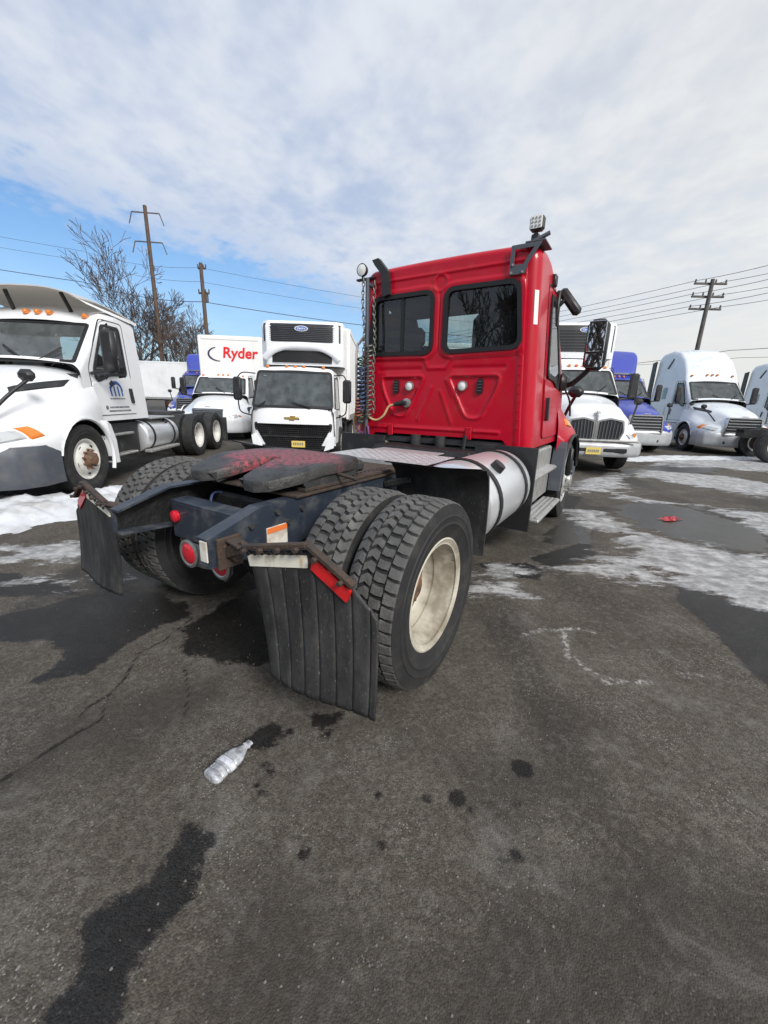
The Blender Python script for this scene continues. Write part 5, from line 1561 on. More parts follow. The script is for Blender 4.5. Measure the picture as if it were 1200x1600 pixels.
def red_cab():
    XF[0] = LEAN @ FA
    cab = Cab(xr=-1.86, zb=1.06, wb=1.055, wt=.955, zt=2.76, r=.13, crown=.02, hx=-.95, bx=-.28, bz=1.86,
              roof=[(-1.86, 2.80), (-1.76, 2.88), (-1.68, 2.90), (-1.5, 2.92), (-1.35, 2.90), (-1.1, 2.80), (-.95, 2.62)])
    wsp = [(-.90, .04), (.90, .04), (.82, .94), (-.82, .94)]
    sw = [(-1.30, 1.78), (-.95, 1.76), (-.68, 1.66), (-.62, 1.80), (-1.02, 2.54), (-1.30, 2.55)]
    def h_ws(x, y, z):
        if x < cab.hx: return False
        t = (cab.bx - x) / (cab.bx - cab.hx)
        return z > lerp(cab.bz, cab.hz, t) - .03 and inpoly(y, t, wsp)
    # skin of sides and roof, its back edge rolled into the rear wall
    XR = -1.86
    rc = .105
    mb = MB()
    xs = [XR + rc * (1 - math.cos(PI / 2 * i / 7)) for i in range(8)] + [XR + rc + (cab.bx - XR - rc) * i / 50 for i in range(1, 51)]
    ins = [rc * (1 - math.sin(PI / 2 * i / 7)) for i in range(8)] + [0] * 50
    rows = []
    for x, d in zip(xs, ins):
        zt = cab.ztop(max(x, XR + .10)) - d * .6; out = []; zc = zt - cab.r
        for i in range(22):
            z = lerp(cab.zb, zc, i / 22); out.append((x, cab.wz(z) - d, z))
        wz = cab.wz(zc) - d
        for i in range(9):
            t = PI / 2 * i / 8; y = wz - cab.r + cab.r * math.cos(t); z = zc + cab.r * math.sin(t)
            out.append((x, y, z + cab.crown * (1 - y * y) * smoothstep(i, 1, 8)))
        y0 = wz - cab.r
        for i in range(1, 13):
            y = y0 * (1 - i / 12); out.append((x, y, zt + cab.crown * (1 - y * y)))
        rows.append(out + [(a, -b, c) for a, b, c in reversed(out[:-1])])
    w = len(rows[0]); V = [p for r_ in rows for p in r_]; F = []
    for i in range(len(rows) - 1):
        for j in range(w - 1):
            q = (i * w + j, i * w + j + 1, (i + 1) * w + j + 1, (i + 1) * w + j)
            c = [sum(V[k][d] for k in q) / 4 for d in range(3)]
            if h_ws(*c) or (abs(c[1]) > .8 and inpoly(c[0], c[2], sw)): continue
            F.append(q)
    mb.add(V, F)
    shell = mb.build('cab', M_RED, RT, 40, recalc=False)
    # rear wall: pressed sheet with two window openings
    WR = [(-.068, 1.985), (-.068, 2.59), (-.80, 2.585), (-.865, 2.0)]
    WL = [(.068, 1.985), (.068, 2.59), (.80, 2.585), (.865, 2.0)]
    WRr, WLr = rpoly(WR, .10, 6), rpoly(WL, .10, 6)
    WRr = [tuple(p) for p in WRr]
    def dseg(y, z, a, b):
        ay, az = a; by, bz_ = b; dy, dz = by - ay, bz_ - az
        t = max(0, min(1, ((y - ay) * dy + (z - az) * dz) / (dy * dy + dz * dz)))
        return math.hypot(y - ay - t * dy, z - az - t * dz)
    def sdist(y, z, P):
        d = min(dseg(y, z, P[i - 1], P[i]) for i in range(len(P)))
        return d if not inpoly(y, z, P) else -d
    pod = rpoly([(-.13, 1.76), (-.70, 1.76), (-.66, 1.60), (-.52, 1.33), (-.36, 1.33)], .07, 4)
    grooves = [[(.15, 1.94), (.10, 1.84), (-.10, 1.84), (-.17, 1.94)],
               [(.05, 1.64), (.20, 1.30)], [(-.06, 1.60), (-.20, 1.28)],
               [(-.12, 1.72), (-.20, 1.56)]]
    def hgt(y, z):
        h = 0.0
        ya = abs(y)
        # raised collar round the windows, waisted between them
        dw = sdist(ya, z, WLr)
        h += .014 * smoothstep(-dw, -.075, -.045)
        if dw < .05: h -= .004 * smoothstep(-dw, -.03, .0)
        # sunk pods with a rounded lip
        dp = sdist(-ya, z, pod)
        h += .012 * math.exp(-((dp - .0) / .018) ** 2) - .010 * smoothstep(-dp, .0, .03)
        for g in grooves:
            d = min(dseg(y, z, g[i], g[i + 1]) for i in range(len(g) - 1))
            h += .009 * math.exp(-(d / .018) ** 2)
        # horizontal beads low on the wall, interrupted by two straps
        for zz, a, b in ((1.20, -.72, -.46), (1.20, -.36, .50), (1.20, .60, .82)):
            d = dseg(y, z, (a, zz), (b, zz)); h += .012 * math.exp(-(d / .018) ** 2)
        # shelf line above the pods
        d = dseg(ya, z, (.20, 1.83), (.72, 1.83)); h -= .008 * math.exp(-(d / .022) ** 2)
        # outer upright flange and the roof seam
        fl = cab.wz(z) - .165
        h += .010 * smoothstep(ya, fl - .012, fl + .012) * smoothstep(-z, -2.70, -2.64)
        h += .010 * math.exp(-((z - 2.745) / .012) ** 2)
        # pressed dome above the gap between the windows
        h += .008 * math.exp(-((math.hypot(y, z - 2.655) - .075) / .014) ** 2)
        return h
    nyg, nzg = 210, 176
    top = [(p[1], p[2]) for p in rows[0][21:w // 2 + 1]]          # roof edge of the left half, corner to crest
    def ztop_at(y):
        y = abs(y)
        if y >= top[0][0]: return top[0][1]
        for (ya, za), (yb, zb_) in zip(top[:-1], top[1:]):
            if yb <= y <= ya: return lerp(za, zb_, (ya - y) / (ya - yb + 1e-9))
        return top[-1][1]
    zc0 = rows[0][21][2]
    def rear(u, v):
        a = lerp(1, -1, u)
        yg = a * (cab.wz(zc0) - rc); zt_ = ztop_at(yg)
        z = lerp(cab.zb, zt_, v)
        y = a * (cab.wz(min(z, zc0)) - rc)
        zz = z
        if v < .12: zz = z + .07 * smoothstep(-abs(y), -.84, -.76) * (1 - v / .12)
        edge = smoothstep(1 - v, 0, .015) * smoothstep(1 - abs(a), 0, .01)
        return (XR - hgt(y, zz) * edge, y, zz)
    def skip(c):
        return inpoly(c[1], c[2], WRr) or inpoly(c[1], c[2], WLr)
    rm = MB().grid(rear, nyg, nzg, skip)
    rear_o = rm.build('rear_wall', M_RED, RT, 60, recalc=False)
    me = rear_o.data
    # face the wall backwards
    if sum(p.normal.x for p in me.polygons) > 0: me.flip_normals()
    # inner skin so that the inside stays dark
    fn = cab.back()
    for P in (WR, WL):
        pane = MB().panel(rpoly(inset(P, .0), .10, 6), lambda a, b, o: (XR + .004 - o, a, b), .0, -.004).build('rear_window', M_GLASSD, RT, 0)
        MB().ring(rpoly(inset(P, -.014), .112, 6), rpoly(inset(P, .028), .08, 6), lambda a, b, o: (XR - o, a, b), .026, -.02).build('gasket', M_GASKET, pane, 30)
        if P is WL:
            MB().box(XR - .006, XR + .03, .415, .455, 1.99, 2.58).build('sliding_frame', M_GASKET, pane, 0)
    # other glass
    window(RT, 'windscreen', wsp, cab.shield(), .03, .05, M_GLASSW, off=.004, gout=.02)
    for s in (1, -1):
        window(RT, 'door_window', sw, cab.side(s), .035, .07, M_GLASS, off=.012, gout=.02)
        d = [(-1.42, 1.14), (-.52, 1.14), (-.52, 1.84), (-.98, 2.62), (-1.42, 2.63)]
        low = [(-1.42, 1.14), (-.52, 1.14), (-.52, 1.63), (-1.42, 1.75)]
        dr = MB().panel(rpoly(low, .05), cab.side(s), .016).build('door', M_RED, RT, 20)
        MB().ring(rpoly(inset(d, -.012), .08), rpoly(d, .07), cab.side(s), .005, -.01).build('door_seal', M_GASKET, dr, 0)
        MB().panel(rpoly([(-1.37, 1.32), (-1.30, 1.32), (-1.28, 1.56), (-1.34, 1.56)], .03), cab.side(s), .05, .01).build('handle', M_BLACK, dr, 30)
        # white reflective strip on the rounded back corner
        st = MB()
        for (za, zb_) in ((2.20, 2.49),):
            pts = []
            for z in (za, zb_):
                for a in (38, 62):
                    t = R(a)
                    pts.append((XR + rc * (1 - math.cos(t)) - .004 * math.cos(t), s * (cab.wz(z) - rc * (1 - math.sin(t)) + .004 * math.sin(t)), z))
            st.add([pts[0], pts[1], pts[3], pts[2]], [(0, 1, 2, 3)])
        st.build('reflective_strip', M_LAMPW, RT, 0)
        # column of fasteners on the upright flange
        nb = MB()
        for k in range(16):
            z = 1.25 + k * .085; y = s * (cab.wz(z) - .135)
            nb.cyl((XR - .014, y, z), (XR - .024, y, z), .009, .007, 8)
        nb.build('rivet', M_RED, RT, 40)
    interior(RT, cab)
    for y in (-.5,): MB().box(-1.56, -1.38, y - .27, y + .27, 1.7, 2.42, .07).build('seat_back', M_SEAT, RT, 40)
    MB().box(-1.80, -.95, -.90, .90, 2.72, 2.74).box(-1.25, -.92, -.88, .88, 2.52, 2.72, .04).build('headliner', M_SEAT, RT, 30)
    # round work lights and slots on the wall
    for s in (1, -1):
        o = MB().lathe([(0, .05), (.028, .05), (.030, .043), (.022, .040)], 24, (0, 0, 0), 'X')
        o.v = [(XR - .0 - x, y + s * .312, z + 1.655) for x, y, z in o.v]
        lo = o.build('rear_lamp', M_STEEL, RT, 40)
        c = MB().lathe([(0.022, .041), (.03, .028), (.032, .001)], 24, (0, 0, 0), 'X'); c.v = [(XR - x, y + s * .312, z + 1.655) for x, y, z in c.v]
        c.build('lamp_lens', M_LAMPW, lo, 40)
        vt = MB().panel(rpoly([(s * .462, 1.575), (s * .522, 1.575), (s * .522, 1.725), (s * .462, 1.725)], .028), lambda a, b, o: (XR - o, a, b), .012, -.01).build('vent', M_GASKET, RT, 20)
        for k in range(4):
            MB().box(XR - .02, XR - .008, s * .492 - .022, s * .492 + .022, 1.605 + k * .03, 1.613 + k * .03).build('louvre', M_DGREY, vt, 0)
    # cord plug, its bracket ring and the cord looping left
    sk = MB().lathe([(0, .05), (.03, .05), (.035, .035), (.035, .001)], 20, (0, 0, 0), 'X'); sk.v = [(XR - x, y + .34, z + 1.475) for x, y, z in sk.v]
    so = sk.build('cord_socket', M_STEEL, RT, 40)
    MB().cyl((XR - .06, .36, 1.475), (XR - .07, .47, 1.455), .032, .024, 12).cyl((XR - .055, .335, 1.478), (XR - .06, .36, 1.475), .022, None, 10).build('plug', M_BLACK, so, 40)
    MB().tube(spline([(XR - .07, .47, 1.455), (XR - .08, .54, 1.43), (XR - .09, .60, 1.33), (XR - .09, .70, 1.275), (XR - .1, .80, 1.31), (XR - .1, .87, 1.42)], 6), .013, 8).build('cord', M_HOSE_Y, so, 60)
    # lower straps of the wall
    for y in (-.41, .55): MB().box(XR - .022, XR - .006, y - .035, y + .035, 1.11, 1.24, .006).build('strap', M_RED, RT, 30)
    # mirrors, window deflector and side clearance lamps
    for s in (1, -1):
        ms = MB().box(-.62, -.42, s * 1.36 - .115, s * 1.36 + .115, 1.88, 2.43, .06).build('mirror', M_BLACK, RT, 40)
        MB().box(-.632, -.621, s * 1.36 - .09, s * 1.36 + .09, 2.08, 2.40, .004).build('mirror_glass', M_MIRROR, ms, 0)
        MB().box(-.632, -.621, s * 1.36 - .09, s * 1.36 + .09, 1.91, 2.06, .004).build('convex_glass', M_MIRROR, ms, 0)
        MB().tube(spline([(-.40, s * 1.0, 1.76), (-.46, s * 1.12, 1.73), (-.50, s * 1.24, 1.82), (-.51, s * 1.33, 1.92)], 6), .032, 8).build('mirror_arm', M_BLACK, ms, 60)
        MB().box(-.60, -.30, s * .99, s * 1.10, 1.66, 1.86, .05).build('mirror_base', M_BLACK, ms, 40)
        MB().tube(spline([(-.45, s * 1.06, 1.70), (-.30, s * 1.12, 1.55), (-.16, s * 1.13, 1.36)], 5), .012, 6).build('antenna', M_BLACK, ms, 60)
        MB().box(-1.30, -1.20, s * .935, s * .995, 2.64, 2.75, .012).build('clearance_lamp', M_BLACK, RT, 40)
        dv = MB(); 
        M = Matrix.Translation((-1.0, s * 1.10, 2.54)) @ Matrix.Rotation(s * R(38), 4, 'X') @ Matrix.Rotation(R(8), 4, 'Y')
        dv.box(-.03, .03, -.05, .05, -.17, .17, .045, M=M)
        dv.tube([(-1.0, s * .98, 2.50), (-1.0, s * 1.08, 2.60)], .022, 8)
        dv.box(-1.03, -.97, s * .985 - .02, s * .985 + .03, 2.30, 2.66, .015)
        dv.build('window_deflector', M_BLACK, RT, 40)
    # sun visor over the windscreen and lights on the roof
    marker_lights(RT, cab, m=M_AMBER)
    H = Hood(CASC_HOOD)
    H.skin(MB()).build('hood', M_RED, RT, 50, clean=True)
    for s in (1, -1):
        MB().tube([(.60 * math.cos(R(a)), s * 1.19, .506 + .60 * math.sin(R(a))) for a in range(12, 190, 10)], .026, 6).build('fender_lip', M_BLACK, RT, 60)
        fl = MB().prism([(-.60, .98), (-.50, 1.05), (-.56, .70), (-.62, .46), (-.70, .46), (-.70, .72)], s * 1.06, s * 1.20, 'Y').build('fender_tail', M_DGREY, RT, 30)
        am = MB(); H.patch(am, [(.10, .26), (.20, .26), (.20, .34), (.10, .34)], .02, s); am.build('side_marker', M_AMBER, RT, 50)
        hl = MB(); H.patch(hl, [(.80, .22), (.985, .20), (.985, .46), (.80, .36)], .022, s); hl.build('headlight', M_LENS, RT, 50)
        hood_mirror(RT, (.75, s * .90, 1.26), (.30, s * 1.10, 1.62))
    x1 = 1.315
    g = MB().panel(rpoly([(-.50, .58), (.50, .58), (.46, 1.24), (-.46, 1.24)], .06), lambda a, b, o: (x1 - .10 * (b - .58) + o, a, b), .03, -.08).build('grille', M_GASKET, RT, 0)
    for k in range(5):
        z = .66 + k * .125
        MB().box(x1 - .10 * (z - .58) + .015, x1 - .10 * (z - .58) + .065, -.47, .47, z - .014, z + .020, .010).build('slat', M_DARKCHROME, g, 30)
    XF[0] = FA
    MB().box(.95, 1.36, -1.12, 1.12, .30, .70, .10).build('bumper', M_DGREY, RT, 40)
    well = MB()
    for s in (1, -1): wheel_well(well, 0, s * 1.16, s * .7, .61, .506)
    well.build('wheel_well', M_GRIME, RT, 30)
    for s in (1, -1):
        # chrome bits on the outer fender side, seen ahead of the cab
        MB().box(-.36, -.30, s * 1.19, s * 1.26, .62, .98, .02).build('mud_guard', M_BLACK, RT, 40)
    # entry steps with bright treads, black panel behind them
    for s in (1, -1):
        st = MB().add([(-2.02, s * .55, .28), (-2.02, s * 1.16, .28), (-2.02, s * 1.16, 1.10), (-2.02, s * .55, 1.10), (-1.98, s * .55, .28), (-1.98, s * 1.16, .28), (-1.98, s * 1.16, 1.10), (-1.98, s * .55, 1.10)],
                      [(0, 1, 2, 3), (4, 5, 6, 7), (0, 1, 5, 4), (1, 2, 6, 5), (2, 3, 7, 6), (3, 0, 4, 7)]).build('step_bulkhead', M_BLACK, RT, 0)
        MB().box(-1.975, -.72, s * .60, s * 1.06, .44, 1.03, .02).build('step_housing', M_ALUDULL, RT, 30)
        for z, y1, y0 in ((.40, 1.24, 1.03), (.80, 1.15, 1.03)):
            t = MB().box(-1.96, -.76, s * y0, s * y1, z - .04, z, .012).build('step', M_ALUDULL, RT, 30)
            r_ = MB()
            for k in range(4):
                yy = lerp(y0 + .03, y1 - .03, k / 3); r_.box(-1.92, -.80, s * yy - .009, s * yy + .009, z, z + .008)
            r_.build('tread_strip', M_DECK, t, 0)
        MB().box(-1.92, -.80, s * 1.03, s * 1.045, .84, 1.02, .01).build('kick_plate', M_ALU, RT, 30)
    XF[0] = Matrix.Identity(4)
    return cab
RED_CAB = red_cab()

def red_chassis():
    # frame rails: open channels whose tails slope down behind the axle
    def rail(sg):
        yo, yi, t = sg * .43, sg * .345, .012
        prof = [(-.80, .735, .872), (-.50, .715, .960), (.4, .70, .960), (1.2, .70, .960), (5.2, .70, .960)]
        mb = MB()
        def sheet(f):
            V = []
            for x, zb, zt in prof: V += f(x, zb, zt)
            n = len(f(*prof[0])); F = []
            for i in range(len(prof) - 1):
                for k in range(n): F.append((i * n + k, i * n + (k + 1) % n, (i + 1) * n + (k + 1) % n, (i + 1) * n + k))
            F.append(tuple(range(n))); F.append(tuple(range((len(prof) - 1) * n, len(prof) * n)))
            mb.add(V, F)
        yw = yo - sg * t
        sheet(lambda x, zb, zt: [(x, yo, zb), (x, yo, zt), (x, yi, zt), (x, yi, zt - t), (x, yw, zt - t), (x, yw, zb + t), (x, yi, zb + t), (x, yi, zb)])
        o = mb.build('frame_rail', M_FRAME, RT, 0)
        lin = MB()
        V = [(-.78, yw - sg * .003, .75), (-.78, yw - sg * .003, .86), (-.5, yw - sg * .003, .945), (2, yw - sg * .003, .945), (2, yw - sg * .003, .715), (-.5, yw - sg * .003, .73)]
        lin.add(V, [(0, 1, 2, 3, 4, 5)])
        lin.build('web_shade', M_GRIME, o, 0)  # dark sheet paints the shade inside the open channel
        return o
    rl, rr = rail(1), rail(-1)
    for sg in (-1,):
        # nut heads and the stained label at the tail of the right rail
        for x, z in ((-.57, .88), (-.40, .915), (-.33, .85), (-.22, .90)):
            MB().cyl((x, sg * .43, z), (x, sg * .448, z), .016, .014, 6).build('bolt', M_CAST, rr, 0)
        lb = MB().box(-.475, -.335, -.437, -.4315, .735, .845, .001).build('warning_label', M_LABELW, rr, 0)
        MB().box(-.472, -.338, -.4395, -.4375, .815, .842).build('label_band', M_ORANGE, lb, 0)
        MB().box(-.808, -.801, -.425, -.375, .765, .862, .002).build('end_label', M_LABELW, rr, 0)
    # tail cross member carrying three red lamps
    cm = MB().box(-.52, -.46, -.33, .33, .655, .885, .012).box(-.52, -.40, -.33, .33, .873, .89, .004).build('crossmember', M_FRAME, RT, 25)
    bk = MB().prism([(-.14 - .075, .66), (-.14 + .075, .66), (-.14 + .06, .53), (-.14 - .02, .50), (-.14 - .075, .56)], -.54, -.525, 'X')
    bk.prism([(.14 - .075, .66), (.14 + .075, .66), (.14 + .075, .56), (.14 + .02, .50), (.14 - .06, .53)], -.54, -.525, 'X')
    bk.box(-.55, -.49, -.06, .06, .55, .66, .01)
    bk.build('lamp_bracket', M_DGREY, cm, 0)
    for y in (.14, -.14):
        b = MB().lathe([(0, .05), (.0, .082), (.010, .085), (.014, .07), (.010, .062)], 28, (0, 0, 0), 'X'); b.v = [(-.545 - x, yy + y, z + .60) for x, yy, z in b.v]
        t = b.build('tail_lamp', M_STEEL, RT, 40)
        c = MB().lathe([(.010, .063), (.018, .05), (.022, .03), (.024, .001)], 28, (0, 0, 0), 'X'); c.v = [(-.545 - x, yy + y, z + .60) for x, yy, z in c.v]
        c.build('lens', M_REDLENS, t, 40)
    c = MB().lathe([(0, .036), (.018, .036), (.028, .026), (.031, .001)], 22, (0, 0, 0), 'X'); c.v = [(-.522 - x, y + .275, z + .795) for x, y, z in c.v]
    c.build('marker_lamp', M_REDLENS, RT, 40)
    # rear axle, suspension, drive shaft and the dark clutter between the rails
    MB().cyl((0, -1.0, .506), (0, 1.0, .506), .095, None, 16).lathe([(-.27, .08), (-.2, .19), (-.05, .24), (.05, .24), (.2, .19), (.27, .08)], 24, (0, 0, .506), 'Y').cyl((0, 0, .52), (2.4, 0, .66), .055, None, 12).build('rear_axle', M_GRIME, RT, 40)
    for s in (1, -1):
        MB().lathe([(-.10, .08), (-.10, .12), (-.05, .14), (0, .125), (.05, .14), (.10, .12), (.10, .08)], 20, (-.28, s * .36, .60), 'Z').build('air_spring', M_RUBBER, RT, 40)
        MB().tube(spline([(1.1, s * .38, .55), (.5, s * .38, .46), (0, s * .38, .40), (-.42, s * .38, .46)], 5), .04, 8).build('trailing_arm', M_GRIME, RT, 60)
        MB().cyl((.15, s * .30, .5), (.42, s * .30, .95), .035, .045, 10).build('damper', M_GRIME, RT, 40)
        MB().cyl((.20, s * .52, .60), (-.16, s * .52, .60), .085, None, 18).cyl((-.16, s * .52, .60), (-.30, s * .52, .60), .03, None, 10).build('brake_chamber', M_GRIME, RT, 35)
        MB().tube(spline([(-.2, s * .18, .88), (-.05, s * .26, .78), (.2, s * .2, .84), (.5, s * .28, .80)], 5), .014, 6).build('air_line', M_GRIME, RT, 60)
    MB().box(-.30, .62, -.33, .33, .62, .70, .02).box(-.25, -.12, -.33, .33, .72, .90, .02).box(.5, .62, -.33, .33, .72, .93, .02).build('crossmember', M_GRIME, RT, 25)
    MB().tube(spline([(-.30, .16, .74), (-.34, .2, .84), (-.28, .24, .90), (-.18, .22, .86), (-.12, .18, .76)], 6), .009, 6).build('air_line', M_HOSE_B, RT, 60)
    MB().cyl((-.05, -.2, .80), (.35, -.2, .80), .10, None, 16).build('air_tank', M_GRIME, RT, 40)
    # clutter under and behind the cab
    q = MB()
    rnd = random.Random(6)
    for k in range(14):
        y = -.75 + k * .115; q.box(2.35 + rnd.uniform(0, .2), 2.6, y - .05, y + .05, .98, 1.12 + rnd.uniform(-.05, .02), .015)
    q.box(1.95, 5.0, -.6, .6, .45, 1.02, .05)
    q.build('gearbox', M_GRIME, RT, 30)
    for y in (.20, -.10): MB().cyl((2.30, y, .96), (2.30, y, 1.13), .06, .055, 14).build('cab_mount', M_RUBBER, RT, 40)
    MB().tube([(2.22, -.40, .98), (2.24, -.41, 1.16)], .022, 8).build('strap_rod', M_GRIME, RT, 60)
    # toothed slider plate under the fifth wheel
    bp = MB().box(-.27, 1.02, -.45, .45, .963, .978, .003).build('base_plate', M_RUST, RT, 20)
    tz = MB()
    for s in (1, -1):
        tz.box(-.18, 1.0, s * .36, s * .43, .979, 1.0, .004)
        for k in range(22):
            x = -.16 + k * .052; tz.box(x, x + .028, s * .335, s * .36, .979, 1.0)
    tz.build('slide_rack', M_RUST, bp, 0)
    for s in (1, -1):
        MB().prism([(-.02, .98), (.36, .98), (.30, 1.02), (.24, 1.075), (.08, 1.075), (.03, 1.02)], s * .30, s * .40, 'Y').build('pivot_bracket', M_RUST, bp, 20)
    # fifth wheel: horseshoe top plate with sloping horns and deep skirts
    RTR = [(.03, 0), (.012, -.045), (-.06, -.05), (-.25, -.085), (-.355, -.125), (-.40, -.19), (-.405, -.27), (-.365, -.345), (-.22, -.42), (-.06, -.445), (.22, -.445), (.33, -.42), (.40, -.36), (.43, -.27)]
    out = RTR + [(x, -y) for x, y in reversed(RTR[1:])]
    def fz_(x): return 1.118 if x >= -.06 else 1.118 - .185 * (-.06 - x)
    Q1, Q2 = inset(out, .006), inset(out, .018)
    n = len(out)
    fw = MB()
    V = [(x, y, fz_(x) - .060) for x, y in out] + [(x, y, fz_(x) - .016) for x, y in out] + [(x, y, fz_(x) - .004) for x, y in Q1] + [(x, y, fz_(x)) for x, y in Q2]
    F = [(k * n + i, k * n + (i + 1) % n, (k + 1) * n + (i + 1) % n, (k + 1) * n + i) for k in range(3) for i in range(n)]
    T = 3 * n
    F.append([T + i for i in range(2, 10)])                                  # right ramp
    F.append([T + n - i for i in range(9, 1, -1)])                            # left ramp
    F.append([T + i for i in (0, 1, 2)] + [T + i for i in range(9, n - 8)] + [T + n - 2, T + n - 1])      # flat bearing face
    fw.add(V, F)
    f_o = fw.build('fifth_wheel', [M_GREASE], RT, 30)
    # worn dark skirt pieces and the locking jaw
    MB().lathe([(-.03, .055), (-.03, .085), (.0, .09), (.0, .055)], 20, (.0, 0, 1.075), 'Z').build('jaw', M_CAST, f_o, 40)
    for sg in (1, -1):
        MB().prism([(-.20, 1.04), (-.14, 1.10), (.30, 1.10), (.30, 1.02), (.05, .99), (-.16, .985)], sg * .405, sg * .425, 'Y').build('skirt', M_CAST, f_o, 0)
        MB().prism([(-.38, 1.045), (-.14, 1.085), (-.14, 1.02), (-.34, .990)], sg * .12, sg * .30, 'Y').build('ramp_web', M_CAST, f_o, 0)
    MB().box(.28, .44, -.40, .40, 1.02, 1.095, .02).build('front_web', M_CAST, f_o, 30)
    MB().cyl((.1, -.42, 1.05), (.1, -.58, 1.03), .012, None, 8).build('release_handle', M_RUST, f_o, 40)
    # checker deck behind the cab
    dk = MB().box(1.02, 1.62, -.56, .44, 1.0, 1.012, .002).box(1.02, 1.03, -.56, .44, .965, 1.0).build('deck_plate', M_DECK, RT, 0)
    ck = MB()
    for i in range(13):
        for j in range(22):
            x = 1.05 + i * .044; y = -.54 + j * .044; a = R(45 if (i + j) % 2 else -45)
            M = Matrix.Translation((x, y, 1.012)) @ Matrix.Rotation(a, 4, 'Z'); ck.box(-.014, .014, -.004, .004, 0, .002, M=M)
    ck.build('checker', M_DECK, dk, 0, kind='stuff')
    MB().box(1.66, 2.2, -.30, .42, .985, .995, .002).build('deck_plate', M_DECK, RT, 0)
    # quarter fenders ahead of the drive tyres
    for s in (1, -1):
        def q_(u, v):
            a = lerp(88, -14, u); r_ = .645
            x = .0 + .02 + r_ * math.cos(R(a)) * 1.12; z = .506 + r_ * math.sin(R(a)) * (.92 if a > 0 else 1)
            x = max(x, .60 + .06 * v * 0)
            return (x + .0, s * lerp(.50, 1.20, v), z)
        pts = [(.56, 1.075), (.66, 1.06), (.72, 1.00), (.755, .88), (.765, .66), (.755, .48), (.75, .46)]
        qm = MB()
        V = [(x, s * y, z + (0.02 if (y > .9 and x < .8) else 0)) for y in (.47, .62, .9, 1.17) for x, z in pts]
        n = len(pts)
        qm.add(V, [(k * n + i, k * n + i + 1, (k + 1) * n + i + 1, (k + 1) * n + i) for k in range(3) for i in range(n - 1)])
        V2 = [(x + .02, y, z + .006) for x, y, z in V]
        qm.add(V2, [(k * n + i, k * n + i + 1, (k + 1) * n + i + 1, (k + 1) * n + i) for k in range(3) for i in range(n - 1)])
        qm.add([V[i] for i in range(n)] + [V2[i] for i in range(n)], [(i, i + 1, n + i + 1, n + i) for i in range(n - 1)])
        qm.add([V[3 * n + i] for i in range(n)] + [V2[3 * n + i] for i in range(n)], [(i, i + 1, n + i + 1, n + i) for i in range(n - 1)])
        qm.build('quarter_fender', M_FLAP, RT, 30)
        MB().bar((.64, s * .43, .90), (.70, s * .62, .95), .05, .05, .01).build('fender_arm', M_GRIME, RT, 0)
    # wheels
    dual_pair(RT, 0, M_RIM, 54, .5065, .285, 1.062, .752)
    XF[0] = FA
    steer_pair(RT, 0, 1.04, rim_m=M_ALUW)
    XF[0] = Matrix.Identity(4)
    # fuel tanks
    fuel_tank(RT, .90, 2.08, -1, .835, .745, .325)
    MB().box(1.0, 2.0, .50, 1.08, .36, .82, .04).build('battery_box', M_BLACK, RT, 40)
    # mud flaps on bent hangers
    for s in (1, -1):
        def F3(y, z, o):      # flap surface: inner edge farther back than the outer edge
            k = (abs(y) - .60) / .64
            sag = (.90 - z) / .7
            return (-.735 + .07 * k * (1 - 1.1 * sag) + .06 * math.sin(sag * 2.2) * .5 - .02 * math.sin(abs(y) * 9) * sag - o, y, z)
        fl = [(.600, .842), (.935, .915), (1.125, .800), (1.235, .68), (1.235, .305), (.675, .235)]
        n_u, n_v = 60, 40
        mb = MB()
        def fz(u, v):
            # bilinear between the bottom edge and the kinked top edge
            yb = lerp(.675, 1.25, u); zb = lerp(.235, .262, u)
            yt = lerp(.600, 1.235, u)
            zt = lerp(.842, .915, (yt - .60) / .335) if yt < .935 else (lerp(.915, .800, (yt - .935) / .19) if yt < 1.125 else lerp(.80, .69, (yt - 1.125) / .11))
            y = lerp(yb, yt, v); z = lerp(zb, zt, v)
            f = (u * 7.5) % 1.0
            groove = -.008 * math.exp(-((f - .08) / .07) ** 2)
            x, yy, zz = F3(s * y, z, groove)
            return (x, yy, zz)
        mb.grid(fz, 90, 24)
        flap = mb.build('mud_flap', M_FLAP, RT, 50)
        md = flap.modifiers.new('thick', 'SOLIDIFY'); md.thickness = .010; md.offset = 0
        # hanger bar, rust stained, with its bolts
        path = [F3(s * .40, .80, .0), F3(s * .60, .865, .015), F3(s * .935, .938, .015), F3(s * 1.14, .812, .015)]
        hb = MB()
        for a, b in zip(path[1:-1], path[2:]): hb.bar(a, b, .034, .022, .004)
        hb.build('hanger', M_RUST, flap, 20)
        MB().box(-.77, -.64, s * .435, s * .455, .72, .87, .004).bar((-.70, s * .455, .855), path[1], .06, .012, .003).bar((-.73, s * .455, .80), path[1], .012, .05, .003).cyl((-.70, s * .455, .785), (-.70, s * .50, .785), .028, None, 12).build('hanger_bracket', M_RUST, flap, 20)
        b_ = MB()
        for t in (.08, .35, .62, .9):
            p = Vector(path[1]).lerp(Vector(path[2]), t); b_.cyl((p.x - .02, p.y, p.z - .012), (p.x - .04, p.y, p.z - .012), .011, None, 6)
        for t in (.25, .8):
            p = Vector(path[2]).lerp(Vector(path[3]), t); b_.cyl((p.x - .02, p.y, p.z - .012), (p.x - .04, p.y, p.z - .012), .011, None, 6)
        b_.build('bolt', M_RUST, flap, 0)
        # white band and red reflector
        MB().panel([(s * .612, .775), (s * .925, .838), (s * .922, .890), (s * .606, .828)], F3, .012, .002).build('white_strip', M_STRIPW, flap, 0)
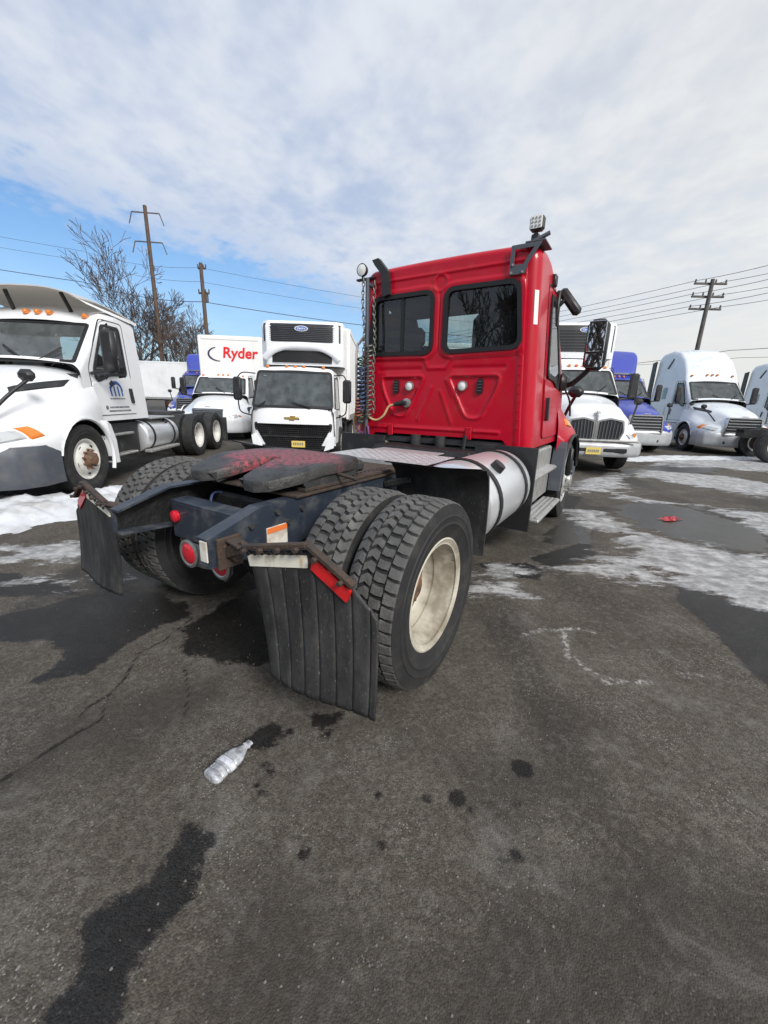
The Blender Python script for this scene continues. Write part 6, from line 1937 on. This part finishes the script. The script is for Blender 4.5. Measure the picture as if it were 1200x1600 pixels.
        MB().panel([(s * .945, .838), (s * 1.105, .735), (s * 1.125, .785), (s * .955, .893)], F3, .016, .002).build('red_reflector', M_REFL, flap, 0)
        tt = MB()
        for k in range(9):
            t = k / 8.6; p = Vector(path[1]).lerp(Vector(path[2]), t); tt.cyl((p.x - .012, p.y, p.z - .026), (p.x - .020, p.y, p.z - .026), .009, None, 8)
        tt.build('grommet', M_GASKET, flap, 0)
red_chassis()

def cab_rear_fittings():
    XF[0] = LEAN
    X = 2.327
    # plate bracket over the right roof corner with a square work lamp
    br = MB()
    o1 = [(-.70, 2.86), (-.70, 2.62), (-.84, 2.62), (-.86, 2.70), (-.97, 2.86)]
    def bf(a, b, o): return (X - .035 - o, a, b)
    outer = rpoly(o1, .01, 2); 
    i1 = inset(o1, .035)
    br.ring(rpoly(o1, .01, 2), rpoly(i1, .01, 2), bf, .006, -.004)
    br.panel(rpoly([(-.70, 2.70), (-.70, 2.62), (-.84, 2.62), (-.86, 2.70)], .01, 2), bf, .005, -.004)
    br.box(X - .04, X + .25, -.99, -.82, 2.865, 2.875)
    br.bar((X + .0, -.86, 2.87), (X + .02, -1.01, 2.93), .05, .02)
    b_o = br.build('lamp_bracket', M_DGREY, RT, 0)
    nb = MB()
    for y, z in ((-.72, 2.635), (-.82, 2.635), (-.73, 2.70)): nb.cyl((X - .04, y, z), (X - .052, y, z), .012, None, 6)
    nb.build('bolt', M_STEEL, b_o, 0)
    wl = MB().box(X - .03, X + .06, -.955, -.835, 2.955, 3.075, .02).box(X - .01, X + .04, -.925, -.855, 2.875, 2.935, .01).cyl((X + .015, -.89, 2.93), (X + .015, -.89, 2.96), .018, None, 8)
    w_o = wl.build('work_lamp', M_BLACK, RT, 35)
    MB().box(X - .036, X - .030, -.945, -.845, 2.965, 3.065, .004).build('lens', M_LAMPW, w_o, 0)
    d = MB()
    for i in range(3):
        for j in range(3): d.cyl((X - .037, -.925 + i * .03, 2.985 + j * .03), (X - .041, -.925 + i * .03, 2.985 + j * .03), .009, None, 8)
    d.build('reflector_cup', M_STEEL, w_o, 0)
    # left corner: round lamp on a flat arm and a folded black arm
    fl = MB().box(X - .03, X + .02, .80, 1.04, 2.79, 2.81, .004).build('lamp_arm', M_BLACK, RT, 0)
    rl = MB().lathe([(.05, .02), (.04, .055), (0, .066), (-.012, .066), (-.012, .058)], 24, (0, 0, 0), 'X'); rl.v = [(X - .02 + x, y + .965, z + 2.895) for x, y, z in rl.v]
    rl.cyl((X, .965, 2.81), (X, .965, 2.84), .016, None, 8)
    r_o = rl.build('round_work_lamp', M_BLACK, RT, 40)
    l_ = MB().lathe([(0, .06), (-.008, .03), (-.01, .001)], 24, (0, 0, 0), 'X'); l_.v = [(X - .03 + x, y + .965, z + 2.895) for x, y, z in l_.v]
    l_.build('lens', M_LAMPW, r_o, 40)
    ar = MB()
    prof = [(.80, 2.955), (.72, 2.965), (.60, 2.83), (.575, 2.60), (.66, 2.58), (.675, 2.80), (.765, 2.90)]
    ar.panel(prof, lambda a, b, o: (X - .04 - o, a, b), .03, -.03)
    ar.panel(prof, lambda a, b, o: (X - .04 - o, a, b), -.03, -.031)
    ar.build('folded_arm', M_BLACK, RT, 0)
    # hose post with its spring, hoses and cords down the left side
    po = MB().tube([(X - .10, .835, 1.10), (X - .10, .835, 2.78)], .022, 10).bar((X - .10, .835, 2.72), (X - .0, .835, 2.72), .05, .03).bar((X - .10, .835, 1.3), (X, .835, 1.3), .05, .03)
    post = po.build('hose_post', M_DGREY, RT, 40)
    MB().tube(spline([(X - .06, .90, 2.20), (X - .06, .96, 2.14), (X - .06, 1.005, 2.06), (X - .06, 1.01, 1.6), (X - .06, 1.01, 1.28)], 6), .016, 8).build('pale_hose', M_HOSE_W, post, 60)
    MB().tube(spline([(X - .06, 1.01, 1.38), (X - .07, 1.035, 1.26), (X - .07, 1.005, 1.13), (X - .08, .955, 1.20), (X - .08, .95, 1.36), (X - .10, .90, 1.44)], 7), .015, 8).build('air_hose', M_HOSE_Y, post, 60)
    MB().tube(spline([(X - .07, 1.005, 1.40), (X - .085, .985, 1.25), (X - .09, .975, 1.16)], 7), .018, 8).build('gladhand_sleeve', M_HOSE_R, post, 60)
    def coil(x, y, z0, z1, rr, turns, m_, nm, r=.010):
        pts = []
        n = int(turns * 12)
        for k in range(n + 1):
            a = 2 * PI * k / 12; pts.append((x + rr * math.cos(a), y + rr * math.sin(a), lerp(z0, z1, k / n)))
        MB().tube(pts, r, 6).build(nm, m_, post, 60)
    coil(X - .12, .90, 1.22, 1.98, .042, 15, M_HOSE_G, 'coiled_hose')
    coil(X - .12, .79, 1.30, 2.10, .036, 15, M_CHAIN, 'coiled_cord')
    coil(X - .16, .86, 1.36, 1.86, .034, 11, M_HOSE_B, 'coiled_hose')
    coil(X - .17, .90, 1.30, 1.52, .03, 6, M_HOSE_R, 'coiled_hose')
    MB().tube(spline([(X - .12, .92, 1.26), (X - .14, .94, 1.16), (X - .1, .86, 1.12), (X - .12, .80, 1.2), (X - .12, .77, 1.08), (X - .05, .70, 1.04)], 6), .012, 6).build('air_hose', mat('purple_hose', (.16, .05, .17), .5), post, 60)
    MB().tube(spline([(X - .1, .86, 1.5), (X - .13, .87, 1.36), (X - .13, .93, 1.28)], 6), .010, 6).build('air_hose', M_HOSE_Y, post, 60)
    # two lengths of chain hanging from the arm
    XF[0] = Matrix.Identity(4)
    def chain(x, y, z0, z1, sway, label):
        t = thing('hanging_chain', label, 'chain', (0, 0, 0))
        t.parent = None
        base = RT.matrix_basis @ LEAN
        n = int((z0 - z1) / .042)
        proto = None
        for k in range(n):
            z = z0 - k * .042; yy = y + sway * math.sin(k * .35)
            if proto is None:
                pts = [(.014 * math.cos(2 * PI * q / 10), 0, .030 * math.sin(2 * PI * q / 10)) for q in range(11)]
                proto = MB().tube(pts, .0055, 5, caps=False).build('link', M_CHAIN, t, 60, xf=False); o = proto
            else:
                o = proto.copy(); COL.objects.link(o); o.parent = t
            o.matrix_local = Matrix.Translation((base @ Vector((x, yy, z)))) @ Matrix.Rotation(math.atan2(RED_F[1], RED_F[0]) + (PI / 2 if k % 2 else 0) + .3, 4, 'Z')
        return t
    chain(X - .09, .745, 2.72, 1.32, .008, 'steel chain hanging over the left rear cab window, nearer the cab middle')
    chain(X - .12, .87, 2.76, 1.45, .012, 'steel chain hanging beside the pale hose at the cab left edge')
cab_rear_fittings()
# ------------------------------------------------------------------ small things on the ground
def bottle():
    a, b = Vector((-.655, 1.245, .034)), Vector((-.545, 1.445, .022))
    L = (b - a).length * .92
    t = thing('plastic_bottle', 'crushed clear plastic bottle lying on the asphalt near the right mud flap', 'bottle', (a.x, a.y, 0), math.atan2(b.y - a.y, b.x - a.x))
    prof = [(.0, .001), (.0, .022), (.006, .031), (.016, .034), (.03, .034), (.034, .031), (.04, .034), (.06, .034), (.064, .0315), (.07, .034), (.10, .033), (.104, .030), (.112, .033), (.125, .034), (.15, .030), (.175, .020), (.192, .013), (.20, .0125), (.203, .016), (.207, .016), (.21, .0125), (.228, .0125), (.228, .008)]
    mb = MB().lathe(prof, 28, (0, 0, 0), 'X')
    rnd = random.Random(4)
    V = []
    for x, y, z in mb.v:
        n = mnoise.noise(Vector((x * 22, y * 30, z * 30)))
        k = 1 + .16 * n * smoothstep(x, .0, .03) * smoothstep(x, .2, .15)
        V.append((x * L / .228, y * k * 1.32, z * k * .66 + .023))
    mb.v = V
    m = bpy.data.materials.new('clear_plastic'); m.use_nodes = True
    nt = m.node_tree; N, Lk = nt.nodes, nt.links
    N.remove(N['Principled BSDF'])
    tr = node(nt, 'ShaderNodeBsdfTransparent', inp={0: (.86, .87, .88, 1)}); gl = node(nt, 'ShaderNodeBsdfGlossy', inp={0: (1, 1, 1, 1), 'Roughness': .16})
    df = node(nt, 'ShaderNodeBsdfDiffuse', inp={0: (.72, .73, .76, 1)}); fr = node(nt, 'ShaderNodeFresnel', inp={0: 1.7})
    tc = node(nt, 'ShaderNodeTexCoord'); nz = node(nt, 'ShaderNodeTexNoise', inp={'Scale': 38.0, 'Detail': 4}); Lk.new(tc.outputs['Object'], nz.inputs['Vector'])
    rg = node(nt, 'ShaderNodeMapRange', inp={1: .35, 2: .7, 3: .25, 4: .75}); Lk.new(nz.outputs[0], rg.inputs[0])
    m0 = node(nt, 'ShaderNodeMixShader'); Lk.new(rg.outputs[0], m0.inputs[0]); Lk.new(tr.outputs[0], m0.inputs[1]); Lk.new(df.outputs[0], m0.inputs[2])
    m1 = node(nt, 'ShaderNodeMixShader'); Lk.new(fr.outputs[0], m1.inputs[0]); Lk.new(m0.outputs[0], m1.inputs[1]); Lk.new(gl.outputs[0], m1.inputs[2])
    Lk.new(m1.outputs[0], N['Material Output'].inputs[0])
    mb.build('body', m, t, 45)
    # paper label still wrapped round the waist
    lab = MB(); n = 20
    ring = []
    for xx in (.072, .10):
        for k in range(n):
            a_ = 2 * PI * k / n
            ring.append((xx * L / .228, .0365 * math.cos(a_) * 1.32, .0345 * math.sin(a_) * .70 + .0235))
    lab.add(ring, [(k, (k + 1) % n, n + (k + 1) % n, n + k) for k in range(n)])
    lm = mat('label_film', (.70, .70, .74), .3, col2=(.5, .5, .56), scale=40)
    lab.build('wrapper', lm, t, 45)
bottle()
def red_rag():
    mb = MB(); n = 26
    V = []
    for i in range(n + 1):
        for j in range(n + 1):
            u, v = i / n - .5, j / n - .5
            e = 1 - 2 * max(abs(u), abs(v))
            h = .012 + .055 * max(0, mnoise.fractal(Vector((u * 4, v * 5, 3)), .9, 2, 4) + .35) * smoothstep(e, 0, .35)
            V.append((u * .30 + .03 * math.sin(v * 9), v * .13 + .02 * math.sin(u * 11), h * .6))
    mb.add(V, [(i * (n + 1) + j, (i + 1) * (n + 1) + j, (i + 1) * (n + 1) + j + 1, i * (n + 1) + j + 1) for i in range(n) for j in range(n)])
    o = mb.build('crumpled_rag', mat('faded_red_cloth', (.50, .07, .08), .8, col2=(.32, .05, .06), scale=14), None, 60, loc=(4.02, 5.46, .004), rot=(0, 0, .5))
    tag(o, 'small crumpled red rag lying on the icy wet asphalt at right', 'rag')
red_rag()
def grit():
    rnd = random.Random(12); mb = MB()
    for k in range(700):
        d = .5 + 3.4 * rnd.random() ** 1.6; x = rnd.uniform(-1, 1) * d * 1.0; y = d * .95
        r = rnd.uniform(.0018, .0052)
        vs = [(x + r * rnd.uniform(.6, 1.3) * math.cos(a), y + r * rnd.uniform(.6, 1.3) * math.sin(a), .0) for a in (0, 1.3, 2.6, 3.9, 5.2)]
        top = (x + rnd.uniform(-.3, .3) * r, y, r * rnd.uniform(.8, 1.5) + .001)
        mb.add(vs + [top], [(0, 1, 5), (1, 2, 5), (2, 3, 5), (3, 4, 5), (4, 0, 5)])
    o = mb.build('gravel', mat('loose_stone', (.17, .16, .145), .85, col2=(.08, .075, .07), scale=30), None, 0)
    o['kind'] = 'stuff'; o['label'] = 'loose grit scattered over the near asphalt'
grit()
